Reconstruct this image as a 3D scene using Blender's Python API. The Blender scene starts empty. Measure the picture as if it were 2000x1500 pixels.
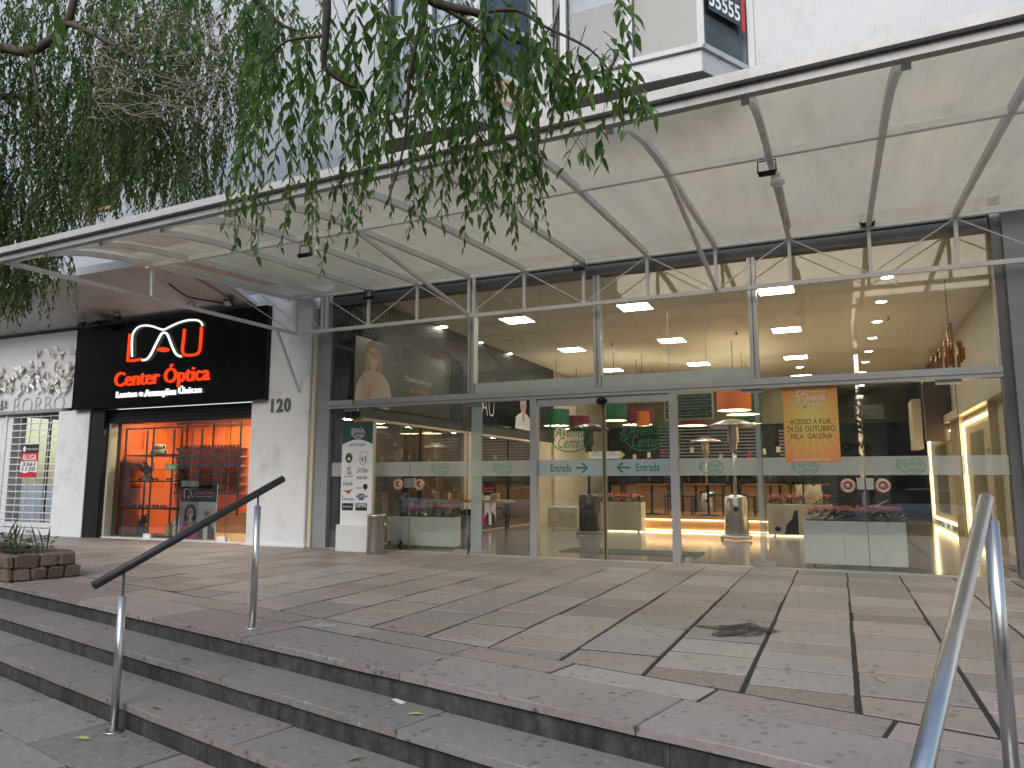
import bpy, math, random
from mathutils import Vector, Matrix
random.seed(11)
V=Vector; R=math.radians
S=bpy.context.scene; COL=S.collection
# ---------------------------------------------------------------- camera, sky, sun, exposure
CAM_P=V((0,-10.3175,1.12)); YAW,PIT,ROL,FPX=.4177,.13275,.00085,1427.07
def _basis():
    f=V((-math.sin(YAW)*math.cos(PIT),math.cos(YAW)*math.cos(PIT),math.sin(PIT))); r=V((math.cos(YAW),math.sin(YAW),0)); u=r.cross(f)
    return r*math.cos(ROL)+u*math.sin(ROL), u*math.cos(ROL)-r*math.sin(ROL), f
CR,CU,CF=_basis()
cd=bpy.data.cameras.new('camera'); cam=bpy.data.objects.new('camera',cd); COL.objects.link(cam)
cam.matrix_world=Matrix(((CR.x,CU.x,-CF.x,CAM_P.x),(CR.y,CU.y,-CF.y,CAM_P.y),(CR.z,CU.z,-CF.z,CAM_P.z),(0,0,0,1)))
cd.sensor_width=36; cd.lens=FPX/2000*36; cd.clip_start=.05; cd.clip_end=2000; S.camera=cam
def ray(x,y): return CR*((x-1000)/FPX)-CU*((y-750)/FPX)+CF
def on(x,y,ax,v):            # where the sight line through a measured point of the photograph meets a wall, floor or ceiling plane
    d=ray(x,y); return CAM_P+d*((v-CAM_P[ax])/d[ax])
def dep(x,y,d): return CAM_P+ray(x,y)*d
def proj(P):
    q=V(P)-CAM_P; z=q.dot(CF); return 1000+FPX*q.dot(CR)/z, 750-FPX*q.dot(CU)/z, z
SUN_EL,SUN_AZ=R(31),R(184)
w=bpy.data.worlds.new('World'); S.world=w; w.use_nodes=True; nt=w.node_tree
bg=nt.nodes['Background']; sky=nt.nodes.new('ShaderNodeTexSky'); sky.sky_type='NISHITA'; sky.sun_disc=False
sky.sun_elevation=SUN_EL; sky.sun_rotation=SUN_AZ; sky.air_density=1.3; sky.dust_density=1.6; sky.ozone_density=1.0
nt.links.new(sky.outputs[0],bg.inputs[0]); bg.inputs[1].default_value=.13
sl=bpy.data.lights.new('sun','SUN'); sl.energy=1.4; sl.angle=R(50); sl.color=(1,.98,.95)
so=bpy.data.objects.new('sun',sl); COL.objects.link(so)
sd=V((math.sin(SUN_AZ)*math.cos(SUN_EL),math.cos(SUN_AZ)*math.cos(SUN_EL),math.sin(SUN_EL)))
so.rotation_euler=(-sd).to_track_quat('-Z','Y').to_euler(); so.location=(0,-20,30)
S.view_settings.view_transform='Standard'; S.view_settings.look='None'; S.view_settings.gamma=1; S.view_settings.exposure=.88
try: S.view_settings.use_curve_mapping=False
except Exception: pass
S.cycles.use_denoising=True; S.cycles.max_bounces=7; S.cycles.transparent_max_bounces=20; S.cycles.diffuse_bounces=4; S.cycles.glossy_bounces=3; S.cycles.transmission_bounces=3
S.cycles.sample_clamp_indirect=6; S.cycles.caustics_reflective=False; S.cycles.caustics_refractive=False
# ---------------------------------------------------------------- materials
MT={}
class NB:
    def __init__(s,name):
        s.m=bpy.data.materials.new(name); s.m.use_nodes=True; s.t=s.m.node_tree; s.t.nodes.clear(); s.o=s.n('OutputMaterial')
    def n(s,k,**kw):
        x=s.t.nodes.new('ShaderNode'+k)
        for a,b in kw.items(): setattr(x,a,b)
        return x
    def l(s,a,b): s.t.links.new(a,b)
    def pos(s):
        if not hasattr(s,'_p'): s._p=s.n('NewGeometry').outputs['Position']
        return s._p
    def noise(s,scale,detail=4,rough=.6,vec=None):
        x=s.n('TexNoise'); x.inputs['Scale'].default_value=scale; x.inputs['Detail'].default_value=detail; x.inputs['Roughness'].default_value=rough
        s.l(vec or s.pos(),x.inputs['Vector']); return x.outputs['Fac']
    def ramp(s,fac,a,b,c0=(0,0,0,1),c1=(1,1,1,1)):
        x=s.n('ValToRGB'); e=x.color_ramp.elements; e[0].position=a; e[1].position=b; e[0].color=c0; e[1].color=c1; s.l(fac,x.inputs[0]); return x.outputs[0]
    def mix(s,fac,a,b,mode='MIX'):
        x=s.n('MixRGB',blend_type=mode)
        for i,q in enumerate((fac,a,b)):
            if hasattr(q,'is_linked'): s.l(q,x.inputs[i])
            elif i==0: x.inputs[0].default_value=q
            else: x.inputs[i].default_value=(*q[:3],1)
        return x.outputs[0]
    def math(s,op,a,b=0):
        x=s.n('Math',operation=op)
        for i,q in enumerate((a,b)):
            if hasattr(q,'is_linked'): s.l(q,x.inputs[i])
            else: x.inputs[i].default_value=q
        return x.outputs[0]
    def bump(s,h,st,dist=.01):
        x=s.n('Bump'); x.inputs['Strength'].default_value=st; x.inputs['Distance'].default_value=dist; s.l(h,x.inputs['Height']); return x.outputs[0]
    def bsdf(s,col,rough=.5,metal=0,normal=None,emit=None,es=0,spec=.5):
        b=s.n('BsdfPrincipled')
        for k,q in (('Base Color',col),('Roughness',rough),('Metallic',metal)):
            if hasattr(q,'is_linked'): s.l(q,b.inputs[k])
            else: b.inputs[k].default_value=(*q[:3],1) if k=='Base Color' else q
        b.inputs['Specular IOR Level'].default_value=spec
        if normal: s.l(normal,b.inputs['Normal'])
        if emit: b.inputs['Emission Color'].default_value=(*emit,1); b.inputs['Emission Strength'].default_value=es
        s.l(b.outputs[0],s.o.inputs[0]); return b
def mat(name,col=(.5,.5,.5),rough=.5,metal=0,var=.12,scale=5,bump=0,bs=60,emit=None,es=0,spec=.5,rnd=0,grime=0):
    if name in MT: return MT[name]
    b=NB(name); c=col; n1=b.noise(scale,5)
    dark=tuple(x*(1-var*1.6) for x in col); lite=tuple(min(1,x*(1+var)) for x in col)
    c=b.mix(n1,dark,lite)
    if rnd:
        oi=b.n('ObjectInfo'); c=b.mix(1,c,b.ramp(oi.outputs['Random'],0,1,(1-rnd,1-rnd,1-rnd,1),(1,1,1,1)),'MULTIPLY')
    if grime:
        g=b.ramp(b.noise(2.3,8,.7),.52,.75); c=b.mix(b.math('MULTIPLY',g,grime),c,(.05,.045,.04))
    rr=b.math('ADD',b.math('MULTIPLY',b.noise(scale*3,3),.16),rough-.08)
    nm=b.bump(b.noise(bs,4),bump) if bump else None
    b.bsdf(c,rr,metal,nm,emit,es,spec); MT[name]=b.m; return b.m
def glow(name,col,st):
    if name in MT: return MT[name]
    b=NB(name); e=b.n('Emission'); e.inputs[0].default_value=(*col,1); e.inputs[1].default_value=st; b.l(e.outputs[0],b.o.inputs[0]); MT[name]=b.m; return b.m
def thin_glass(name,tint=(.93,.96,.94),dirt=.05,gloss=2.8):
    b=NB(name); fr=b.n('LayerWeight'); fr.inputs[0].default_value=.36
    tr=b.n('BsdfTransparent'); tr.inputs[0].default_value=(*tint,1)
    gl=b.n('BsdfGlossy'); gl.inputs['Roughness'].default_value=.0; gl.inputs[0].default_value=(1,1,1,1)
    mx=b.n('MixShader'); b.l(b.math('MINIMUM',b.math('MULTIPLY',fr.outputs['Fresnel'],gloss),.95),mx.inputs[0]); b.l(tr.outputs[0],mx.inputs[1]); b.l(gl.outputs[0],mx.inputs[2])
    df=b.n('BsdfDiffuse'); df.inputs[0].default_value=(.7,.7,.66,1); m2=b.n('MixShader')
    d=b.ramp(b.noise(3,8,.75),.42,.8); b.l(b.math('MULTIPLY',d,dirt),m2.inputs[0]); b.l(mx.outputs[0],m2.inputs[1]); b.l(df.outputs[0],m2.inputs[2])
    b.l(m2.outputs[0],b.o.inputs[0]); MT[name]=b.m; return b.m
def film(name,col,alpha,rough=.6):
    b=NB(name); tr=b.n('BsdfTransparent'); p=b.n('BsdfPrincipled'); p.inputs['Base Color'].default_value=(*col,1); p.inputs['Roughness'].default_value=rough
    mx=b.n('MixShader'); mx.inputs[0].default_value=alpha; b.l(tr.outputs[0],mx.inputs[1]); b.l(p.outputs[0],mx.inputs[2]); b.l(mx.outputs[0],b.o.inputs[0]); MT[name]=b.m; return b.m
def stone(name,c0,c1,rough,seed=0,spots=.55,bump=.35):
    b=NB(name); oi=b.n('ObjectInfo').outputs['Random']
    base=b.mix(oi,c0,c1)
    hue=b.ramp(b.math('FRACT',b.math('MULTIPLY',oi,7.31)),0,1,(1.07,.975,.92,1),(.96,.985,.995,1)); base=b.mix(1,base,hue,'MULTIPLY')
    val=b.math('ADD',b.math('MULTIPLY',b.math('FRACT',b.math('MULTIPLY',oi,17.7)),.5),.74)
    base=b.mix(1,base,b.ramp(val,0,1),'MULTIPLY') if False else b.mix(b.math('SUBTRACT',1.0,val),base,tuple(x*.45 for x in c0))
    n1=b.noise(2.2,7,.7); n2=b.noise(26,5,.65)
    base=b.mix(b.math('MULTIPLY',b.ramp(n1,.35,.7),.3),base,tuple(x*.58 for x in c0))
    base=b.mix(b.math('MULTIPLY',b.ramp(n2,.4,.75),.35),base,tuple(min(1,x*1.5) for x in c1))
    vo=b.n('TexVoronoi'); vo.inputs['Scale'].default_value=13; vo.inputs['Randomness'].default_value=1; b.l(b.pos(),vo.inputs['Vector'])
    sp=b.math('MULTIPLY',b.ramp(vo.outputs['Distance'],.14,.34,(1,1,1,1),(0,0,0,1)),b.ramp(b.noise(3.7,3),.42,.6))
    base=b.mix(b.math('MULTIPLY',sp,spots),base,(.035,.032,.03))
    v2=b.n('TexVoronoi'); v2.inputs['Scale'].default_value=6.5; b.l(b.pos(),v2.inputs['Vector'])
    gum=b.ramp(v2.outputs['Distance'],.05,.09,(1,1,1,1),(0,0,0,1)); base=b.mix(b.math('MULTIPLY',gum,.5),base,(.5,.48,.45))
    rr=b.math('ADD',b.math('MULTIPLY',n2,.3),rough-.15)
    b.bsdf(base,rr,0,b.bump(b.math('ADD',b.noise(70,5),b.math('MULTIPLY',n1,1.5)),bump,.006),spec=.45); MT[name]=b.m; return b.m
stone('paving_stone',(.205,.18,.163),(.36,.317,.287),.52,spots=.6)
stone('tread_stone',(.185,.17,.158),(.275,.252,.235),.62,spots=.6)
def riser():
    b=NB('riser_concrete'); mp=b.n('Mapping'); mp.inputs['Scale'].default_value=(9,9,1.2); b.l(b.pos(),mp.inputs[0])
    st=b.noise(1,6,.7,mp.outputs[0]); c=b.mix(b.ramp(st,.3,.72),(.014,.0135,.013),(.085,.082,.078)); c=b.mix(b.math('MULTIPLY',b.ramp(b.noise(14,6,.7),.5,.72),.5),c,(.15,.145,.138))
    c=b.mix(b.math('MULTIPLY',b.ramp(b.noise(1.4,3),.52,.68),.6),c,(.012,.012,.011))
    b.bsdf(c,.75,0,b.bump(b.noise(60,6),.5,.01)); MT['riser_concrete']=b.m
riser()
def tiles():
    b=NB('white_mosaic'); mp=b.n('Mapping'); mp.inputs['Rotation'].default_value=(R(90),0,0); b.l(b.pos(),mp.inputs[0])
    br=b.n('TexBrick'); br.offset=0; br.inputs['Scale'].default_value=1; br.inputs['Brick Width'].default_value=.045; br.inputs['Row Height'].default_value=.028; br.inputs['Mortar Size'].default_value=.0026
    b.l(mp.outputs[0],br.inputs['Vector'])
    n=b.noise(.9,8,.7); patch=b.ramp(n,.50,.62); fine=b.ramp(b.noise(9,3),.35,.6)
    grout=b.mix(b.math('MULTIPLY',patch,fine),(.30,.31,.33),(.09,.085,.08))
    t=b.mix(b.noise(60,2),(.30,.33,.375),(.365,.39,.43)); t=b.mix(b.math('MULTIPLY',b.ramp(b.noise(1.7,6),.5,.8),.25),t,(.5,.49,.47))
    c=b.mix(br.outputs['Fac'],t,grout); b.bsdf(c,.42,0,b.bump(br.outputs['Fac'],-.25,.004)); MT['white_mosaic']=b.m
tiles()
def poly():
    b=NB('polycarbonate'); n=b.noise(.7,7,.7); mp=b.n('Mapping'); mp.inputs['Scale'].default_value=(5,.7,1); b.l(b.pos(),mp.inputs[0]); st=b.noise(1,5,.7,mp.outputs[0])
    c=b.mix(b.ramp(n,.3,.75),(.48,.415,.29),(.36,.345,.31)); c=b.mix(b.math('MULTIPLY',b.ramp(st,.46,.75),.6),c,(.26,.23,.18)); c=b.mix(b.math('MULTIPLY',b.ramp(b.noise(22,3),.63,.72),.6),c,(.3,.27,.22))
    tl=b.n('BsdfTranslucent'); b.l(c,tl.inputs[0]); df=b.n('BsdfPrincipled'); b.l(c,df.inputs['Base Color']); df.inputs['Roughness'].default_value=.22
    mx=b.n('MixShader'); mx.inputs[0].default_value=.5; b.l(tl.outputs[0],mx.inputs[1]); b.l(df.outputs[0],mx.inputs[2])
    tp=b.n('BsdfTransparent'); tp.inputs[0].default_value=(.92,.88,.78,1); m3=b.n('MixShader'); m3.inputs[0].default_value=.22; b.l(mx.outputs[0],m3.inputs[1]); b.l(tp.outputs[0],m3.inputs[2])
    b.l(m3.outputs[0],b.o.inputs[0]); MT['polycarbonate']=b.m
poly()
thin_glass('shop_glass'); thin_glass('upper_glass',(.74,.80,.85),.08,.7)
film('frosted_band',(.62,.64,.60),.66); film('blue_band',(.42,.52,.55),.9); film('green_film',(.03,.22,.12),.95); film('pale_green_film',(.12,.36,.24),.75); film('glass_edge',(.45,.55,.52),.55,.2)
mat('alu',(.52,.53,.56),.38,.55,.08,3,.05); mat('alu_dark',(.16,.16,.17),.42,.4,.1,4); mat('white_paint',(.74,.75,.76),.45,0,.06,4,.05,grime=.22)
mat('white_metal',(.72,.73,.74),.4,0,.07,6,.05,grime=.3); mat('grey_metal',(.36,.35,.35),.5,.2,.15,7,.1,grime=.45); mat('stainless',(.60,.58,.56),.33,1,.1,9,.04,120)
mat('black_gloss',(.009,.009,.010),.13,0,.3,3,.05,5,spec=.22); mat('black_metal',(.018,.018,.019),.42,.3,.2,6); mat('black_rubber',(.025,.025,.027),.5,0,.2,20,.1)
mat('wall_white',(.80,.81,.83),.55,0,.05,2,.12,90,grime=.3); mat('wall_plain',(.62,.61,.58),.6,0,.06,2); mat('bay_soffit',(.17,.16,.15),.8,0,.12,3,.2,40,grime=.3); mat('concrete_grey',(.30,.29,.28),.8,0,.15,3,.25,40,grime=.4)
mat('soffit_fabric',(.82,.79,.75),.75,0,.12,1.6,.08,grime=.35); mat('grey_stucco',(.33,.34,.37),.6,0,.1,3,.15,60,grime=.3)
mat('hall_floor',(.24,.22,.185),.14,0,.25,3.5,.02,8,spec=.6); mat('hall_ceiling',(.86,.84,.78),.7,0,.03,2); mat('bay_paint',(.41,.425,.45),.5,0,.08,4,.05,grime=.4); mat('cream_wall',(.62,.56,.43),.5,0,.06,2); mat('dark_wall',(.035,.032,.03),.5,0,.3,3)
mat('orange_wall',(.80,.16,.02),.5,0,.06,2); mat('wood',(.30,.15,.06),.4,0,.25,6); mat('pale_wood',(.55,.37,.18),.45,0,.15,5); mat('mint',(.86,.93,.92),.4,0,.04,3); mat('cream_box',(.66,.60,.45),.5,0,.05,3)
mat('leaf_green',(.045,.10,.028),.42,0,.35,7,rnd=.3); mat('red_petal',(.75,.045,.035),.5,0,.3,30); mat('soil',(.05,.035,.025),.9,0,.3,20,.5)
mat('white_plain',(.82,.82,.82),.5,0,.03,4); mat('ink',(.02,.02,.022),.5,0,.05); mat('skin',(.52,.29,.20),.5,0,.06,9); mat('asphalt',(.05,.05,.052),.85,0,.2,8,.4,90)
# ---------------------------------------------------------------- mesh helpers
WO={}
class MB:
    def __init__(s): s.v=[]; s.f=[]; s.mi=[]; s.k=0
    def add(s,vs,fs):
        o=len(s.v); s.v+= [tuple(p) for p in vs]; s.f+=[tuple(i+o for i in f) for f in fs]; s.mi+=[s.k]*len(fs); return s
    def box(s,x0,x1,y0,y1,z0,z1):
        return s.add([(x,y,z) for z in (z0,z1) for y in (y0,y1) for x in (x0,x1)],[(0,2,3,1),(4,5,7,6),(0,1,5,4),(1,3,7,5),(3,2,6,7),(2,0,4,6)])
    def bbox(s,x0,x1,y0,y1,z0,z1,b=.01):   # box with chamfered edges (top and sides)
        b=min(b,(x1-x0)/3,(y1-y0)/3,(z1-z0)/3)
        rings=[(b,z0),(0,z0+b),(0,z1-b),(b,z1)]; vs=[]
        for i,z in rings:
            q=b if i==0 else 0
            a0,a1,c0,c1=x0+i,x1-i,y0+i,y1-i
            vs+=[(a0+b,c0,z),(a1-b,c0,z),(a1,c0+b,z),(a1,c1-b,z),(a1-b,c1,z),(a0+b,c1,z),(a0,c1-b,z),(a0,c0+b,z)]
        fs=[tuple(range(7,-1,-1)),tuple(range(24,32))]
        for r in range(3):
            for i in range(8): j=(i+1)%8; fs.append((r*8+i,r*8+j,r*8+8+j,r*8+8+i))
        return s.add(vs,fs)
    def beam(s,a,b,w,h,up=(0,0,1)):        # rectangular bar from a to b
        a=V(a); b=V(b); d=(b-a).normalized(); up=V(up)
        if abs(d.dot(up))>.98: up=V((0,1,0))
        sx=d.cross(up).normalized(); uz=sx.cross(d)
        q=[sx*(i*w/2)+uz*(j*h/2) for i,j in ((-1,-1),(1,-1),(1,1),(-1,1))]
        return s.add([a+x for x in q]+[b+x for x in q],[(3,2,1,0),(4,5,6,7)]+[(i,(i+1)%4,4+(i+1)%4,4+i) for i in range(4)])
    def tube(s,path,r,n=8,cap=True):
        path=[V(p) for p in path]; rs=r if isinstance(r,(list,tuple)) else [r]*len(path); vs=[]; fs=[]; ref=None
        for i,p in enumerate(path):
            d=(path[min(i+1,len(path)-1)]-path[max(i-1,0)]).normalized()
            if ref is None: ref=d.orthogonal().normalized()
            ref=(ref-d*ref.dot(d)).normalized(); q=d.cross(ref)
            vs+=[p+(ref*math.cos(t)+q*math.sin(t))*rs[i] for t in [2*math.pi*k/n for k in range(n)]]
        for i in range(len(path)-1):
            for k in range(n): j=(k+1)%n; fs.append((i*n+k,i*n+j,i*n+n+j,i*n+n+k))
        if cap: fs+=[tuple(range(n-1,-1,-1)),tuple(range((len(path)-1)*n,len(path)*n))]
        return s.add(vs,fs)
    def lathe(s,c,prof,n=20):
        c=V(c); vs=[]; fs=[]
        for r,z in prof: vs+=[c+V((r*math.cos(2*math.pi*k/n),r*math.sin(2*math.pi*k/n),z)) for k in range(n)]
        for i in range(len(prof)-1):
            for k in range(n): j=(k+1)%n; fs.append((i*n+k,i*n+j,i*n+n+j,i*n+n+k))
        fs+=[tuple(range(n-1,-1,-1)),tuple(range((len(prof)-1)*n,len(prof)*n))]
        return s.add(vs,fs)
    def prism(s,pts,ext):
        pts=[V(p) for p in pts]; e=V(ext); n=len(pts)
        return s.add(pts+[p+e for p in pts],[tuple(range(n)),tuple(range(2*n-1,n-1,-1))]+[(i,n+i,n+(i+1)%n,(i+1)%n) for i in range(n)])
    def sheet(s,grid):                     # grid[i][j] of points
        n=len(grid[0]); vs=[p for row in grid for p in row]
        return s.add(vs,[(i*n+j,i*n+j+1,i*n+n+j+1,i*n+n+j) for i in range(len(grid)-1) for j in range(n-1)])
    def ball(s,c,rx,ry,rz,n=12,m=8):
        c=V(c); return s.lathe2(c,[(math.sin(math.pi*i/m),-math.cos(math.pi*i/m)) for i in range(1,m)],rx,ry,rz,n)
    def lathe2(s,c,prof,rx,ry,rz,n):
        vs=[];fs=[]
        for r,z in prof: vs+=[c+V((rx*r*math.cos(2*math.pi*k/n),ry*r*math.sin(2*math.pi*k/n),rz*z)) for k in range(n)]
        for i in range(len(prof)-1):
            for k in range(n): j=(k+1)%n; fs.append((i*n+k,i*n+j,i*n+n+j,i*n+n+k))
        fs+=[tuple(range(n-1,-1,-1)),tuple(range((len(prof)-1)*n,len(prof)*n))]
        return s.add(vs,fs)
    def build(s,name,m,parent=None,smooth=False,origin=None):
        o0=V(origin) if origin is not None else (WO[parent.name] if parent else V((0,0,0)))
        me=bpy.data.meshes.new(name); me.from_pydata([tuple(V(p)-o0) for p in s.v],[],s.f)
        for x in (m if isinstance(m,(list,tuple)) else [m]): me.materials.append(MT[x] if isinstance(x,str) else x)
        if any(s.mi): me.polygons.foreach_set('material_index',s.mi)
        if smooth: me.polygons.foreach_set('use_smooth',[True]*len(me.polygons))
        me.update(); o=bpy.data.objects.new(name,me); COL.objects.link(o)
        if parent: o.parent=parent; o.location=o0-WO[parent.name]
        else: o.location=o0
        WO[o.name]=o0.copy(); return o
def tag(o,label=None,cat=None,group=None,kind=None):
    if label: o['label']=label
    if cat: o['category']=cat
    if group: o['group']=group
    if kind: o['kind']=kind
    return o
def thing(name,label,cat,loc=(0,0,0),group=None):
    o=bpy.data.objects.new(name,None); COL.objects.link(o); o.location=loc; o.empty_display_size=.2; WO[o.name]=V(loc); return tag(o,label,cat,group)
def struct(name,loc=(0,0,0)):
    o=bpy.data.objects.new(name,None); COL.objects.link(o); o.location=loc; WO[o.name]=V(loc); return tag(o,kind='structure')
def copy_tree(o,parent=None,loc=None,rz=None):
    c=o.copy(); COL.objects.link(c); c.parent=parent
    if loc is not None: c.location=loc
    if rz is not None: c.rotation_euler=(0,0,rz)
    WO[c.name]=V(c.location)
    for ch in o.children: copy_tree(ch,c)
    return c
def box(name,m,parent,*b,bev=0): 
    q=MB(); (q.bbox(*b,b=bev) if bev else q.box(*b)); return q.build(name,m,parent)
def sheet_pane(name,m,parent,x0,x1,y,z0,z1):
    return MB().add([(x0,y,z0),(x1,y,z0),(x1,y,z1),(x0,y,z1)],[(0,1,2,3)]).build(name,m,parent)
TC={}
def textmesh(s,bold,shear,space):
    k=(s,bold,shear,space)
    if k in TC: return TC[k]
    cu=bpy.data.curves.new('t','FONT'); cu.body=s; cu.resolution_u=3; cu.offset=bold; cu.shear=shear; cu.space_character=space; cu.fill_mode='FRONT'
    ob=bpy.data.objects.new('t',cu); COL.objects.link(ob); dg=bpy.context.evaluated_depsgraph_get(); dg.update()
    me=bpy.data.meshes.new_from_object(ob.evaluated_get(dg)); vs=[v.co.copy() for v in me.vertices]; fs=[tuple(p.vertices) for p in me.polygons]
    bpy.data.objects.remove(ob); bpy.data.curves.remove(cu); bpy.data.meshes.remove(me)
    x0,x1=min(v.x for v in vs),max(v.x for v in vs); y0,y1=min(v.y for v in vs),max(v.y for v in vs)
    TC[k]=([((v.x-x0)/(x1-x0),(v.y-y0)/(y1-y0)) for v in vs],fs); return TC[k]
class Fr:                                  # a flat rectangle in space: origin, width vector, height vector
    def __init__(s,O,U,W): s.O=V(O); s.U=V(U); s.W=V(W); s.N=s.U.cross(s.W).normalized()
    def p(s,u,v,off=0): return s.O+s.U*u+s.W*v+s.N*off
    def sub(s,u0,u1,v0,v1,off=0): return Fr(s.p(u0,v0,off),s.U*(u1-u0),s.W*(v1-v0))
def text(name,s,fr,m,parent,off=.002,ext=0,bold=0,shear=0,space=1.0,mb=None):
    vs,fs=textmesh(s,bold,shear,space); q=mb or MB(); n=len(vs)
    if ext:
        ed={}
        for f in fs:
            for a,b in zip(f,f[1:]+f[:1]): ed[(a,b)]=1
        side=[(a,b) for a,b in ed if (b,a) not in ed]
        q.add([fr.p(u,v,off+ext) for u,v in vs]+[fr.p(u,v,off) for u,v in vs],fs+[(b,a,n+a,n+b) for a,b in side])
    else: q.add([fr.p(u,v,off) for u,v in vs],fs)
    return None if mb else q.build(name,m,parent)
def flat(name,fr,pts,m,parent,off=.002,mb=None):
    q=mb or MB(); q.add([fr.p(u,v,off) for u,v in pts],[tuple(range(len(pts)))]); return None if mb else q.build(name,m,parent)
def ell(cx,cy,rx,ry,n=24,a0=0,a1=360): return [(cx+rx*math.cos(R(a0+(a1-a0)*k/n)),cy+ry*math.sin(R(a0+(a1-a0)*k/n))) for k in range(n if a1-a0==360 else n+1)]
def stroke(fr,pts,wd,off,q):               # flat ribbon along (u,v) points, width in metres
    P=[fr.p(u,v,off) for u,v in pts]; L=[];Rr=[]
    for i,p in enumerate(P):
        d=(P[min(i+1,len(P)-1)]-P[max(i-1,0)]).normalized(); n=fr.N.cross(d)*(wd/2); L.append(p+n); Rr.append(p-n)
    q.sheet([Rr,L]); return q
ORD='first second third fourth fifth sixth seventh eighth ninth tenth eleventh twelfth thirteenth fourteenth fifteenth sixteenth seventeenth eighteenth'.split()
RECT=[(0,0),(1,0),(1,1),(0,1)]
# ---------------------------------------------------------------- ground, road, pavements, steps, plaza
TH=R(13.4); S0=V((-4.76,-5.91,0)); SU=V((math.cos(TH),-math.sin(TH),0)); SV=V((-math.sin(TH),-math.cos(TH),0))
def sf(s,v,z=0): return S0+SU*s+SV*v+V((0,0,z))
o=MB().add([(-500,-500,-.66),(500,-500,-.66),(500,500,-.66),(-500,500,-.66)],[(0,1,2,3)]).build('ground','concrete_grey'); tag(o,kind='structure')
o=box('road','asphalt',None,-120,120,-25,-15.6,-.75,-.62); tag(o,kind='structure')
def clip(poly,nx,ny,c):     # keep nx*x+ny*y<=c
    out=[]
    for i,a in enumerate(poly):
        b=poly[(i+1)%len(poly)]; da=nx*a[0]+ny*a[1]-c; db=nx*b[0]+ny*b[1]-c
        if da<=0: out.append(a)
        if (da<0)!=(db<0) and abs(da-db)>1e-9:
            t=da/(da-db); out.append((a[0]+(b[0]-a[0])*t,a[1]+(b[1]-a[1])*t))
    return out
def slab_mb(poly,z,th=.03,b=.0035,q=None):
    q=q or MB(); n=len(poly); cx=sum(p[0] for p in poly)/n; cy=sum(p[1] for p in poly)/n
    tx,ty=random.uniform(-.004,.004),random.uniform(-.004,.004); dz=random.uniform(-.0025,.0025)
    zz=lambda x,y:z+dz+(x-cx)*tx+(y-cy)*ty
    ins=[]
    for x,y in poly:
        d=max(math.hypot(x-cx,y-cy),.01); ins.append((x+(cx-x)/d*b*1.4,y+(cy-y)/d*b*1.4))
    vs=[(x,y,z-th) for x,y in poly]+[(x,y,zz(x,y)-b) for x,y in poly]+[(x,y,zz(x,y)) for x,y in ins]
    fs=[tuple(range(2*n,3*n))]+[(r*n+i,r*n+(i+1)%n,r*n+n+(i+1)%n,r*n+n+i) for r in (0,1) for i in range(n)]
    q.add(vs,fs); return q
def rough_edge(poly,amp=.004):
    return [(x+random.uniform(-amp,amp),y+random.uniform(-amp,amp)) for x,y in poly]
mat('mortar',(.028,.025,.02),.9,0,.3,9,.4,50); mat('moss_joint',(.06,.065,.03),.9,0,.4,9,.4,50)
plaza=struct('plaza')
pb=MB(); ed=[sf(-14,-.12),sf(12,-.12)]
pb.prism([(-18.5,.1,-.006),(-18.5,ed[0].y,-.006),(ed[0].x,ed[0].y,-.006),(ed[1].x,ed[1].y,-.006),(ed[1].x,.1,-.006)],(0,0,-.5)); pb.build('bed','mortar',plaza)
nx,ny=SV.x,SV.y
L3=S0.x*nx+S0.y*ny-.83; slabs=[]
x=-1.11-.57*27
while x<4.5:
    y=-.01-random.uniform(.0,.3)
    first=True
    while y>-7.6:
        d=random.choice((.42,.46,.5,.55,.62)); y1=y-d; top=-.012 if first else y-.006
        g=random.choice((.010,.014,.019)) if y<-2.2 else random.choice((.005,.008,.011)); wide=.015 if y<-3.2 and random.random()<.7 else g
        p=clip([(x+wide,y1+g),(x+.57-wide,y1+g),(x+.57-wide,(-.01 if first else y-g)),(x+wide,(-.01 if first else y-g))],nx,ny,L3-.012)
        first=False
        if len(p)>2:
            ar=abs(sum(p[i][0]*p[(i+1)%len(p)][1]-p[(i+1)%len(p)][0]*p[i][1] for i in range(len(p))))/2
            if ar>.01: slabs.append(rough_edge(p,.002))
        y=y1
    x+=.57
# border row between the crack line and the coping, then the coping itself (in stair coordinates)
def srect(s0,s1,v0,v1): return rough_edge([tuple(sf(s,v)[:2]) for s,v in ((s0,v1),(s1,v1),(s1,v0),(s0,v0))],.003)
s=-11.0
while s<10:
    L=random.uniform(.7,1.15); slabs.append(srect(s+.011,s+L-.011,-.805,-.54)); s+=L
def vis(p):
    cx=sum(q[0] for q in p)/len(p); cy=sum(q[1] for q in p)/len(p); X,Y,z=proj((cx,cy,0))
    if z<.5 or X<-60 or X>2060 or Y>1560: return 1e9
    return z
slabs.sort(key=vis); rest=MB()
for i,p in enumerate(slabs):
    if i<290 and vis(p)<1e8: 
        c0=V((sum(q[0] for q in p)/len(p),sum(q[1] for q in p)/len(p),0)); slab_mb(p,0).build('paving_slab','paving_stone',plaza,origin=c0)
    else: slab_mb(p,0,q=rest)
tag(rest.build('paving_slabs','paving_stone',plaza),kind='stuff')
steps=struct('steps')
stone('coping_stone',(.225,.198,.18),(.33,.292,.266),.55,spots=.75)
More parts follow.
